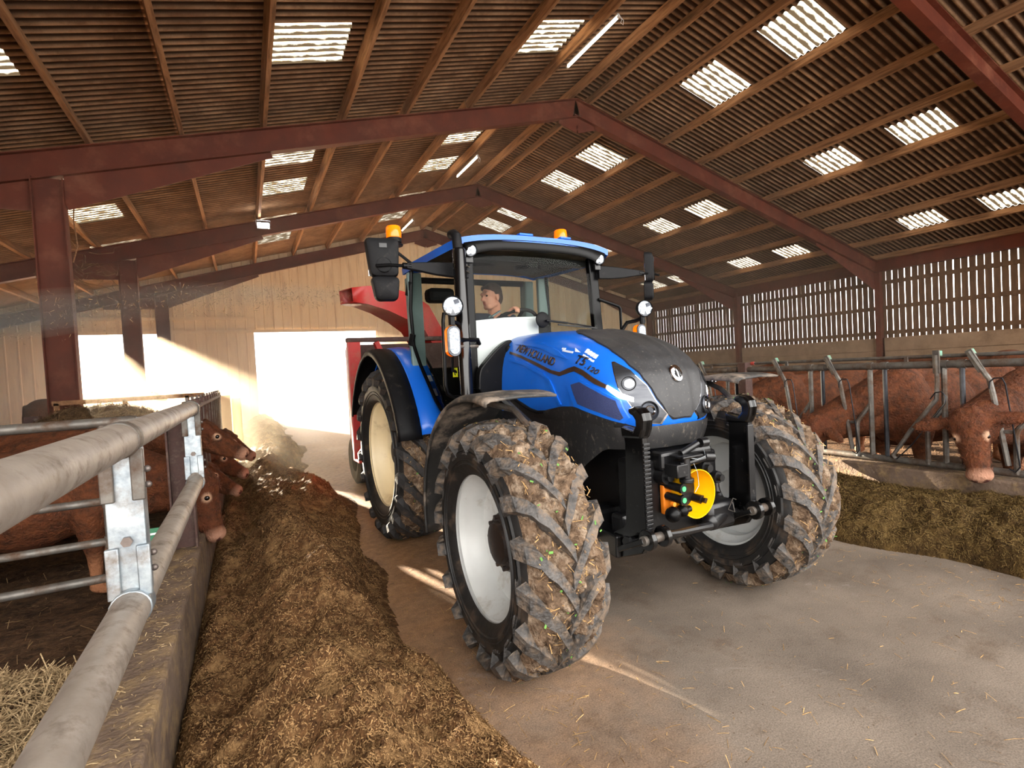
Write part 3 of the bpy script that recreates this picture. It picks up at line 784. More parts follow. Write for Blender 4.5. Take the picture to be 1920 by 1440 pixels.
# ------------------------------------------------------------------ tractor (local axes: x across, y backwards, z up; origin under the front axle)
M_blue = mat('blue_paint', (22, 104, 212), (18, 96, 204), 3, .3, spec=.45, coat=.2, dust=(70, 110, 170), dscale=5, damt=.08, rmix=.5)
M_black = mat('black_plastic', (19, 19, 21), (14, 14, 16), 8, .55, bump=.05, spec=.16,  dust=(56, 52, 48), dscale=9, damt=.12)
M_gloss = mat('gloss_black', (9, 9, 10), (7, 7, 8), 4, .32, spec=.16,  dust=(40, 36, 32), dscale=20, damt=.06, rmix=.6)
M_armg = mat('glossy_arm_black', (9, 9, 10), (7, 7, 8), 4, .2, spec=.55, dust=(46, 42, 38), dscale=24, damt=.05, rmix=.6)
M_panel = mat('charcoal_panel', (46, 46, 48), (36, 36, 38), 5, .55, bump=.12, bscale=220, dust=(122, 116, 108), dscale=70, damt=.10)
M_skirt = mat('dusty_black_skirt', (38, 37, 38), (26, 26, 27), 4, .5, bump=.1, bscale=200, dust=(104, 96, 86), dscale=45, damt=.16, stretch=(1, 1, .5))
M_meshp = mat('blue_grey_mesh', (46, 58, 104), (36, 46, 88), 120, .6, bump=.4, bscale=260)
M_silver = mat('brushed_silver', (96, 98, 102), (62, 64, 70), 3, .36, .85, stretch=(1, 1, 8))
M_chrome = mat('chrome', (225, 225, 228), rough=.08, metal=1.0)
M_badge = mat('dark_bronze', (70, 60, 62), (52, 46, 50), 6, .35, .6)
M_bronze = mat('bronze_stripe', (134, 104, 84), (108, 84, 68), 6, .28, .85)
M_lens = mat('lit_lens', (240, 244, 250), rough=.15, emit=.8)
M_drl = mat('daylight_strip', (255, 255, 255), rough=.2, emit=6)
M_led = mat('led_lens', (150, 156, 162), (84, 90, 98), 60, .15, .4, emit=.1)
M_dlens = mat('dark_lens', (28, 30, 36), (60, 64, 72), 12, .06, .6)
M_amber = mat('amber_lens', (255, 122, 10), (240, 100, 4), 9, .2, emit=.5)
M_rubber = mat('tyre_rubber', (30, 29, 29), (20, 20, 20), 10, .55, bump=.15, dust=(82, 66, 52), dscale=7, damt=.22, rmix=.8)
M_lug = mat('muddy_lug', (84, 80, 77), (30, 29, 29), 15, .6, bump=.6, bscale=50, dust=(128, 108, 88), dscale=11, damt=.42, rmix=.92)
M_lugr = mat('rear_lug', (44, 42, 42), (28, 27, 27), 12, .7, bump=.3, bscale=50, dust=(98, 76, 56), dscale=9, damt=.34, rmix=.92)
M_mud = mat('caked_mud', (126, 104, 84), (66, 51, 40), 22, .95, bump=1.0, bscale=60, spec=.12, dust=(168, 150, 130), dscale=12, damt=.35, detail=9)
M_rim = mat('white_rim', (206, 208, 206), (188, 190, 188), 2, .38, dust=(150, 140, 126), dscale=5, damt=.1)
M_rimr = mat('cream_rim', (226, 212, 180), (212, 196, 162), 2, .42, dust=(170, 150, 118), dscale=4, damt=.15)
M_hub = mat('dark_brown_hub', (44, 34, 30), (28, 22, 20), 10, .5, dust=(86, 64, 48), dscale=12, damt=.25)
M_iron = mat('black_iron', (16, 16, 18), (10, 10, 12), 9, .32, spec=.5, dust=(50, 46, 42), dscale=22, damt=.12, rmix=.7)
M_yel = mat('yellow_guard', (246, 186, 6), (238, 170, 2), 6, .35)
M_orange = mat('orange_plastic', (220, 120, 20), rough=.5)
M_green = mat('green_cap', (70, 190, 110), rough=.45)
M_bottle = mat('white_bottle', (206, 206, 208), rough=.4)
M_glass = glass_mat('cab_glass', (.87, .90, .87), .13)
M_gint = mat('grey_interior', (110, 132, 130), (96, 116, 114), 4, .6)
M_dint = mat('dark_interior', (26, 26, 26), (18, 18, 19), 6, .7, spec=.2)
M_wsheet = mat('white_reflection_sheet', (244, 246, 252), rough=.6)
M_red = mat('red_machine_paint', (178, 42, 36), (154, 34, 30), 3, .45, dust=(150, 92, 74), dscale=4, damt=.25, rmix=.8)
M_pink = mat('faded_red_guard', (196, 110, 96), (176, 88, 76), 3, .5)
M_yst = mat('yellow_sticker', (222, 232, 40), rough=.5)
M_ink = mat('black_ink', (18, 18, 18), rough=.6)
M_wst = mat('white_sticker', (210, 220, 236), rough=.5)

TR = thing('tractor', 'blue tractor with muddy front tyres and black bonnet panel, lights on', 'tractor', (2.106, 2.468, 0), 0.0337)

# bonnet
HR = hood_rows()
hm = MB(); hm.grid([[Vector(p) for p in r] for r in HR])
bon = hm.build('bonnet', M_blue, TR, sharp=60)
_nv = len(HR[0])
HB = BVHTree.FromPolygons([Vector(p) for r in HR for p in r], [(i * _nv + j, i * _nv + j + 1, (i + 1) * _nv + j + 1, (i + 1) * _nv + j) for i in range(len(HR) - 1) for j in range(_nv - 1)])

def inpoly(p, poly):
    x, y = p; c = False; n = len(poly)
    for i in range(n):
        a, b = poly[i], poly[i - 1]
        if (a[1] > y) != (b[1] > y) and x < (b[0] - a[0]) * (y - a[1]) / (b[1] - a[1]) + a[0]: c = not c
    return c
def densify(poly, st):
    out = []
    for i in range(len(poly)):
        a, b = Vector(poly[i]), Vector(poly[(i + 1) % len(poly)])
        k = max(1, int((b - a).length / st))
        out += [tuple(a.lerp(b, j / k)) for j in range(k)]
    return out
def smooth_poly(poly, it=1):
    for _ in range(it):
        q = []
        for i in range(len(poly)):
            a, b = Vector(poly[i]), Vector(poly[(i + 1) % len(poly)])
            q += [tuple(a.lerp(b, .25)), tuple(a.lerp(b, .75))]
        poly = q
    return poly
def patch(name, poly, basis, d, mt, parent, off=.003, st=.03, mirror=False, bvh=None, crease=None, label=None, skirt=True):
    """a thin plate that follows the bonnet: 2D outline in (basis) projected along d"""
    bvh = bvh or HB
    bu, bv = Vector(basis[0]), Vector(basis[1]); d = Vector(d).normalized()
    poly = densify(poly, st); n = len(poly)
    xs = [p[0] for p in poly]; ys = [p[1] for p in poly]
    inner = []
    x = min(xs) + st / 2
    while x < max(xs):
        y = min(ys) + st / 2
        while y < max(ys):
            if inpoly((x, y), poly) and min((x - p[0]) ** 2 + (y - p[1]) ** 2 for p in poly) > (st * .45) ** 2: inner.append((x, y))
            y += st
        x += st
    vs, es, fs, *_ = delaunay_2d_cdt([Vector(p) for p in poly] + [Vector(p) for p in inner], [(i, (i + 1) % n) for i in range(n)], [list(range(n))], 1, 1e-6)
    V = []
    B = Matrix((bu, bv, d)).inverted()
    for p in vs:
        q = B @ Vector((p[0], p[1], -3.0))   # point with given (u,v) far back along d
        r = bvh.ray_cast(q, d)
        if r[0] is None:
            r = bvh.find_nearest(B @ Vector((p[0], p[1], 0)))
        nn = r[1] if r[1].dot(d) < 0 else -r[1]
        o_ = off + (crease(p[0], p[1]) if crease else 0)
        V.append(r[0] + nn * o_)
    m = MB(); m.smooth = True
    F = [tuple(f) for f in fs]
    m.add(V, F)
    if skirt:
        c = {}
        for f in F:
            for i in range(len(f)):
                e = (f[i], f[(i + 1) % len(f)]); c[tuple(sorted(e))] = c.get(tuple(sorted(e)), 0) + 1
        bd = [e for e, k in c.items() if k == 1]
        for a, b in bd:
            m.add([V[a], V[b], V[b] + d * (off + .004), V[a] + d * (off + .004)], [(0, 1, 2, 3)])
    if mirror: m.v = [(-p[0], p[1], p[2]) for p in m.v]
    o = m.build(name, mt, parent, sharp=50)
    if label: o['label'] = label
    return o
FB = (((1, 0, 0), (0, .8, .6)), (0, .6, -.8))       # front-top projection
LB = (((0, 1, 0), (0, 0, 1)), (1, 0, 0))            # side projection (from the near side)
def f2(p): return (p[0], .8 * p[1] + .6 * p[2])
half = [(.07, -.368, 1.237), (.10, -.367, 1.258), (.125, -.365, 1.29), (.168, -.35, 1.355), (.212, -.309, 1.457), (.242, -.239, 1.532), (.256, -.12, 1.613), (.253, .018, 1.676), (.214, .247, 1.746), (.17, .33, 1.765), (.08, .39, 1.778)]
pan = [f2(p) for p in half] + [f2((-p[0], p[1], p[2])) for p in reversed(half)]
def ridges(u, v):
    s = (v - .45) / .94
    r = 0
    for k in (-1, 1):
        c = k * (.05 + .075 * s) ; r += .010 * math.exp(-((u - c) / .016) ** 2) * min(1, max(0, 1.02 - abs(s - .5)))
        c = k * (.10 + .10 * s); r -= .006 * math.exp(-((u - c) / .02) ** 2)
    return r
patch('bonnet_panel', pan, FB[0], FB[1], M_panel, TR, .010, .02, crease=ridges, label='charcoal plastic bonnet panel')
m = MB(); m.box((0, .19, 1.752), (.055, .012, .012)); m.build('bonnet_catch', M_gloss, TR, bevel=.003)

# badge: oval with leaf blades
bd = MB(); bd.lathe([(0, .014), (.030, .013), (.040, .008), (.043, 0)], n=28)
eb = bd.build('badge', M_chrome, TR, loc=(0, -.340, 1.475)); eb.rotation_euler = (math.radians(68), 0, 0); eb.scale = (1, 1.2, 1)
for sg in (-1, 1):
    m = MB()
    for tx, ty, w_ in ((.010, .033, .0035), (.022, .022, .0038), (.029, .003, .0036)):
        bx_, by_ = sg * .004, -.030; ex_, ey_ = sg * tx, ty
        mx_, my_ = (bx_ + ex_) / 2 + sg * .004, (by_ + ey_) / 2; dx, dy = ex_ - bx_, ey_ - by_; ll = math.hypot(dx, dy); nx_, ny_ = -dy / ll * w_, dx / ll * w_
        m.add([(bx_, by_, .0135), (mx_ + nx_, my_ + ny_, .0165), (ex_, ey_, .0135), (mx_ - nx_, my_ - ny_, .0165)], [(0, 1, 2, 3)])
    o = m.build('badge_leaf', M_gloss, eb); o['kind'] = 'stuff'

headp = [(.307, -.174, 1.548), (.297, -.184, 1.550), (.258, -.261, 1.500), (.209, -.326, 1.416), (.174, -.350, 1.335), (.113, -.366, 1.262), (.153, -.355, 1.213), (.241, -.328, 1.226), (.297, -.293, 1.320), (.33, -.241, 1.415)]
HBs = (((.55, -.83, 0), (0, 0, 1)), (.83, .55, 0))
for sx in (-1, 1):
    # measured on the near side (x negative): u = .55*x - .83*y with x = -p0
    pts = [(.55 * (-p[0]) - .83 * p[1], p[2]) for p in headp]
    hl = patch('headlight', pts, HBs[0], HBs[1], M_silver, TR, .004, .025, mirror=sx > 0, label='silver headlight housing')
    big = [((p[0] - .105) * 1.06 + .105, (p[1] - 1.37) * 1.045 + 1.37) for p in pts]
    patch('headlight_trim', big, HBs[0], HBs[1], M_chrome, TR, .002, .03, mirror=sx > 0)
    for nm, c, r, nrm, mt in (('upper_lamp', (.286, -.272, 1.433), .036, (.62, -.72, .32), M_lens), ('lower_lamp', (.216, -.345, 1.285), .047, (.35, -.93, .1), M_dlens)):
        c = Vector((c[0] * sx, c[1], c[2])); nv = Vector((nrm[0] * sx, nrm[1], nrm[2])).normalized()
        m = MB(); m.lathe([(r * .98, -.02), (r * 1.12, .008), (r * 1.02, .014), (r * .96, .004)], c, nv, 28); m.build('lamp_bezel', M_silver if r > .04 else M_black, hl, loc=None)
        m = MB(); m.lathe([(0, .012), (r * .6, .010), (r, .003)], c, nv, 24); m.build(nm, mt, hl)
        if r > .04:
            m = MB(); m.lathe([(r * .45, .013), (r * .55, .016), (r * .62, .012)], c, nv, 24); m.build('lamp_ring', M_chrome, hl)
    drl = [(.36, -.19, 1.430), (.331, -.251, 1.388), (.283, -.30, 1.36), (.285, -.301, 1.336), (.338, -.246, 1.360), (.366, -.188, 1.408)]
    patch('light_strip', [(.55 * (-p[0]) - .83 * p[1], p[2]) for p in drl], HBs[0], HBs[1], M_drl, TR, .008, .02, mirror=sx > 0)
    mi = sx > 0
    st_t = [(.867, 1.673), (.678, 1.635), (.448, 1.576), (.278, 1.527), (.188, 1.513), (.109, 1.533), (.052, 1.543), (-.019, 1.519), (-.114, 1.469), (-.185, 1.431)]
    st_b = [(.863, 1.658), (.671, 1.618), (.443, 1.555), (.295, 1.510), (.186, 1.489), (.097, 1.506), (.046, 1.514), (-.027, 1.487), (-.117, 1.438), (-.183, 1.413)]
    patch('side_stripe', st_t + st_b[::-1], *LB, M_bronze, TR, .005, .02, mirror=mi, label='bronze side stripe')
    lip = [(.112, 1.436), (.082, 1.455), (.0, 1.468), (-.146, 1.409), (-.252, 1.349), (-.283, 1.252), (-.262, 1.222), (-.125, 1.266), (.045, 1.312)]
    patch('vent_surround', lip, *LB, M_blue, TR, .009, .025, mirror=mi)
    ms = [(.066, 1.437), (-.01, 1.452), (-.137, 1.396), (-.234, 1.345), (-.262, 1.254), (-.246, 1.241), (-.138, 1.285), (.012, 1.327)]
    patch('side_vent', ms, *LB, M_meshp, TR, .0105, .025, mirror=mi, label='blue grey mesh side vent')
    lower = [(.84, 1.622), (.607, 1.583), (.38, 1.516), (.29, 1.47), (.255, 1.43), (.178, 1.318), (.20, 1.312), (.275, 1.42), (.32, 1.475), (.40, 1.50), (.62, 1.568), (.845, 1.607)]
    patch('crease_rib', lower, *LB, M_blue, TR, .010, .02, mirror=mi)
    rec = [(.84, 1.722), (.70, 1.730), (.463, 1.706), (.238, 1.642), (.122, 1.586), (.263, 1.618), (.46, 1.672), (.70, 1.706)]
    patch('shoulder_crease', rec, *LB, M_blue, TR, .008, .02, mirror=mi)

def text_mesh(s, shear=0.0, ext=0.0, bold=0.0):
    cu = bpy.data.curves.new('t', 'FONT'); cu.body = s; cu.size = 1.0; cu.shear = shear; cu.extrude = ext; cu.offset = bold
    o = bpy.data.objects.new('t', cu); COL.objects.link(o)
    dg = bpy.context.evaluated_depsgraph_get()
    me = bpy.data.meshes.new_from_object(o.evaluated_get(dg)); bpy.data.objects.remove(o); return me
def lettering(name, s, p0, p1, hgt, mt, parent, mirror=False, off=.004, bvh=None, bold=0.02, shear=.15):
    """letters laid on the bonnet side: baseline p0 -> p1 in (y, z)"""
    me = text_mesh(s, shear, 0, bold)
    vs = [v.co.copy() for v in me.vertices]; x1 = max(v.x for v in vs); x0 = min(v.x for v in vs); h1 = max(v.y for v in vs)
    p0, p1 = Vector(p0), Vector(p1); bl = p1 - p0
    up = Vector((-bl.y, bl.x)).normalized()
    if up.y < 0: up = -up
    for v in me.vertices:
        q = p0 + bl * ((v.co.x - x0) / (x1 - x0)) + up * (v.co.y / h1 * hgt)
        r = (bvh or HB).ray_cast(Vector((-3, q.x, q.y)), Vector((1, 0, 0)))
        v.co = (r[0] + Vector((-off, 0, 0))) if r[0] else Vector((-.4, q.x, q.y))
    if mirror:
        for v in me.vertices: v.co.x = -v.co.x; 
    me.materials.clear(); me.materials.append(mt)
    o = bpy.data.objects.new(name, me); COL.objects.link(o); o.parent = parent
    md = o.modifiers.new('s', 'SOLIDIFY'); md.thickness = .003; md.offset = 0
    return o
lettering('lettering', 'NEW HOLLAND', (.775, 1.677), (.255, 1.551), .050, M_bronze, TR)['label'] = 'bronze maker lettering'
lettering('lettering', 'T5', (.058, 1.566), (-.025, 1.542), .046, M_badge, TR)
lettering('lettering', '.120', (-.030, 1.533), (-.125, 1.489), .026, M_badge, TR)
# small white stickers: a triangle over a loop, and a block of tiny print
patch('sticker', [(.105, 1.650), (.085, 1.628), (.045, 1.622)], *LB, M_wst, TR, .003, .02, label='small white triangular sticker')
for a, b in (((.215, 1.660), (.18, 1.655)), ((.20, 1.648), (.10, 1.630))):
    patch('sticker_line', [(a[0], a[1]), (b[0], b[1]), (b[0], b[1] - .010), (a[0], a[1] - .010)], *LB, M_wst, TR, .003, .02)
for r_ in range(2):
    for q_ in range(4):
        y0 = .018 - q_ * .024; z0 = 1.640 - q_ * .0115 - r_ * .03
        patch('sticker_print', [(y0, z0), (y0 - .019, z0 - .007), (y0 - .020, z0 - .007 - (.02 if r_ == 0 else .009)), (y0 - .001, z0 - (.02 if r_ == 0 else .009))], *LB, M_wst, TR, .003, .02)

# black skirt below the bonnet
def skirt_rows():
    top = [[.985 * p[0], p[1] + .004, p[2]] for p in HR[3]]; n = len(top)
    rows = []
    for k, f in enumerate((0, .08, .35, .7, 1.0)):
        row = []
        for i, p in enumerate(top):
            s = p[1]
            zb = .98 if s < -.33 else (1.075 if s < -.16 else (1.07 - (s + .16) / .28 * .20 if s < .12 else .87))
            zb = max(zb, .87)
            if s < -.16: zb = 1.075
            zt = 1.31 if s > -.2 else 1.20
            ins = 1.0 - .05 * f * f
            row.append(Vector((p[0] * ins, p[1] + .03 * f * f * (1 if s < 0 else 0), zt + (zb - zt) * f)))
        rows.append(row)
    return rows
SKR = skirt_rows()
m = MB(); m.grid(SKR)
# lower edge of the blue cover is left curved by lifting the skirt over the bonnet flank
sk = m.build('engine_skirt', M_skirt, TR, sharp=50)
edge = [(.93, 1.40), (.848, 1.393), (.713, 1.335), (.55, 1.283), (.463, 1.269), (.373, 1.275), (.183, 1.306), (.074, 1.310), (-.02, 1.295), (-.081, 1.278), (-.203, 1.244), (-.262, 1.222), (-.30, 1.20), (-.30, 1.165), (.93, 1.165)]
for mi in (False, True):
    patch('skirt_side', edge, *LB, M_skirt, TR, .006, .03, mirror=mi)
    b2 = MB(); pts = [Vector((-.41 if not mi else .41, y, z)) for y, z in edge[:6]]
    b2.tube([p + Vector((-.012 if not mi else .012, 0, -.012)) for p in pts], .010, 6); b2.build('skirt_trim', M_black, TR)

# drivetrain, axle, front linkage block
m = MB(); m.box2((-.24, -.2, .52), (.24, 1.2, 1.16)); m.box2((-.30, .25, .62), (.30, .75, .95)); m.box2((-.26, 1.2, .5), (.26, 2.9, 1.05)); m.build('engine_block', M_iron, TR, bevel=.03)
m = MB(); m.box((0, 0, .64), (1.30, .17, .16), taper=(.9, .8)); m.box((0, 0, .70), (.34, .28, .26)); m.build('front_axle', M_iron, TR, bevel=.03)
m = MB(); m.tube([(-.62, .14, .60), (.62, .14, .60)], .022, 10); m.build('steering_rod', M_iron, TR)
m = MB(); m.box2((-.30, -.34, .55), (.30, -.15, 1.02)); m.box2((-.40, -.30, .62), (.40, -.2, .74)); m.box2((-.20, -.40, .96), (.20, -.2, 1.06)); m.build('linkage_frame', M_iron, TR, bevel=.02)
for x, y, z, r, l in ((.12, -.40, .94, .045, .10), (.19, -.42, .88, .04, .13), (-.02, -.40, 1.02, .035, .14), (.1, -.38, .76, .03, .1), (-.16, -.38, .93, .05, .1)):
    m = MB(); m.cyl((x, y + l, z), (x, y - .02, z), r, r * .85, 14); m.cyl((x, y - .02, z), (x, y - .045, z), r * .5, n=10); m.build('hydraulic_block', M_iron, TR)
for (p, q, r) in (((-.14, -.46, .996), (.05, -.46, 1.01), .02), ((-.1, -.44, 1.05), (.03, -.44, 1.09), .018), ((.05, -.44, 1.09), (.10, -.44, 1.09), .026), ((.08, -.43, 1.01), (.15, -.43, 1.0), .03)):
    m = MB(); m.cyl(p, q, r, n=12); m.build('linkage_pin', M_iron, TR)
m = MB(); m.box((-.08, -.46, 1.04), (.15, .10, .015)); m.box((-.13, -.44, .97), (.10, .10, .07)); m.cyl((-.095, -.47, 1.04), (-.095, -.47, .91), .022, n=12); m.cyl((-.095, -.47, .925), (-.095, -.47, .90), .038, n=16); m.build('top_hitch', M_iron, TR, bevel=.006)
m = MB(); m.tube([(.04, -.47, 1.07), (.02, -.50, 1.03), (-.04, -.5, 1.02), (-.08, -.49, 1.03)], .0016, 6); m.build('pin_cable', M_galv, TR)
m = MB(); m.tube([(-.06, -.49, 1.0), (-.045, -.50, .95), (-.04, -.5, .88), (-.07, -.5, .85)], .0016, 6); m.build('pin_cable', M_galv, TR)
# power take-off shield
m = MB(); m.lathe([(.075, .20), (.10, .17), (.128, .04), (.132, 0), (.128, 0), (.123, .04), (.095, .165), (.02, .19)], (.0, -.46, .822), (0, 1, 0), 36); m.build('shaft_guard', M_yel, TR)
m = MB(); m.cyl((0, -.24, .822), (0, -.34, .822), .022, n=14); m.cyl((0, -.34, .822), (0, -.345, .822), .014, n=12); m.build('drive_shaft', M_galv, TR)
m = MB(); m.box((-.12, -.36, .80), (.10, .03, .16)); m.build('guard_bracket', M_orange, TR, bevel=.008)
for z in (.875, .815):
    m = MB(); m.cyl((-.15, -.30, z + .01), (-.137, -.47, z), .022, n=12); m.cyl((-.137, -.47, z), (-.136, -.485, z), .028, n=8); cp = m.build('coupling', M_iron, TR)
    m = MB(); m.cyl((-.136, -.485, z), (-.136, -.489, z), .014, n=12); m.build('coupling_cap', M_green, cp)
m = MB(); m.cyl((-.19, -.45, .80), (-.19, -.47, .80), .012, n=10); m.build('orange_cap', M_orange, TR)
m = MB(); m.sphere((-.185, -.45, .742), .042); m.sphere((-.115, -.45, .75), .034); m.cyl((-.2, -.45, .742), (-.06, -.45, .752), .018, n=10); m.build('ball_joint', M_gloss, TR)

ARM = [(-.353, 1.225), (-.367, 1.138), (-.346, .721), (-.33, .699), (-.207, .621), (-.181, .529), (-.272, .51), (-.458, .587), (-.499, .643), (-.498, .781), (-.499, 1.171), (-.52, 1.215), (-.528, 1.262), (-.518, 1.298), (-.49, 1.322), (-.455, 1.328), (-.415, 1.316), (-.420, 1.292), (-.448, 1.282), (-.466, 1.262), (-.466, 1.235), (-.442, 1.205), (-.393, 1.215)]
for sx in (-1, 1):
    x0 = .40 * sx
    m = MB(); m.prism(ARM, -.018, .018, lambda u, v, t: (x0 + t, u, v))
    a = m.build('lift_arm', M_armg, TR, bevel=.006)
    m = MB()
    if sx < 0:
        for k in range(22):
            z = .70 + k * .021; m.box((x0, -.503, z), (.042, .012, .014))
    else: m.box((x0 - .012, -.503, .91), (.05, .012, .5))
    m.build('arm_flange', M_iron, a, bevel=.003)
    hk = [p for p in ARM if p[1] > 1.19]
    m = MB(); m.prism([(-.353, 1.225), (-.362, 1.165), (-.499, 1.171), (-.52, 1.215), (-.528, 1.262), (-.518, 1.298), (-.49, 1.322), (-.455, 1.328), (-.415, 1.316), (-.420, 1.292), (-.448, 1.282), (-.466, 1.262), (-.466, 1.235), (-.442, 1.205), (-.393, 1.215)], -.034, .034, lambda u, v, t: (x0 + t, u, v)); m.build('claw_hook', M_armg, a, bevel=.014)
    m = MB(); m.cyl((x0 - .06, -.40, .64), (x0 + .045, -.40, .64), .024, n=12); m.cyl((x0 - .065, -.40, .64), (x0 - .05, -.40, .64), .034, n=6); m.build('pivot_bolt', M_iron, a)
    m = MB()
    for q in (-.055, .045): m.cyl((x0 + q - .014, -.545, .69), (x0 + q + .014, -.545, .69), .052, n=20); m.bar((x0 + q, -.545, .69), (x0 + q, -.36, .60), .028, .075, (1, 0, 0))
    m.build('arm_fork', M_armg, a, bevel=.004)
    m = MB(); m.cyl((x0 - .09, -.545, .69), (x0 + .075, -.545, .69), .024, n=14); m.build('fork_pin', M_gdark, a)
    m = MB(); m.bar((x0, -.3, .58), (x0 * .85, .2, .60), .09, .12); m.build('lower_link', M_iron, a, bevel=.01)
m = MB(); m.tube([(-.34, -.53, .69), (-.2, -.50, .665), (.1, -.44, .625)], [.016, .018, .024], 10); m.build('check_rod', M_iron, TR)
m = MB(); m.box((.22, -.36, .66), (.22, .16, .16)); m.cyl((.1, -.42, .63), (.3, -.38, .66), .05, n=14); m.build('lift_casting', M_iron, TR, bevel=.03)
m = MB()
for z in (.7,): m.tube([(.30, -.46, .74), (.25, -.48, .76), (.22, -.47, .70), (.26, -.48, .68), (.27, -.46, .73)], .0022, 6)
m.build('wire_clip', M_gdark, TR)
# hoses behind the near wheel and the hanging white bottle
for pts in ([(-.24, .2, .70), (-.30, .1, .60), (-.24, -.05, .58), (-.15, -.15, .62)], [(-.26, .3, .8), (-.34, .15, .66), (-.3, 0, .62), (-.2, -.2, .66)], [(-.1, -.02, .60), (-.07, .02, .66), (0, .05, .62), (.1, 0, .6)]):
    m = MB(); m.tube(pts, .014, 8); m.build('hose', M_gloss, TR)
bt = MB()
for dx in (-.04, .04): bt.lathe([(0, -.10), (.034, -.10), (.036, -.09), (.036, .03), (.03, .045), (.014, .055), (.014, .085), (0, .085)], (-.09 + dx, .16, .545 - (.03 if dx > 0 else 0)), (0, 0, 1), 16)
b_ = bt.build('reservoir_bottle', M_bottle, TR); b_['label'] = 'white double reservoir bottle'
m = MB(); m.box((-.09, .135, .51), (.022, .03, .14)); m.build('bottle_strap', M_ink, TR)

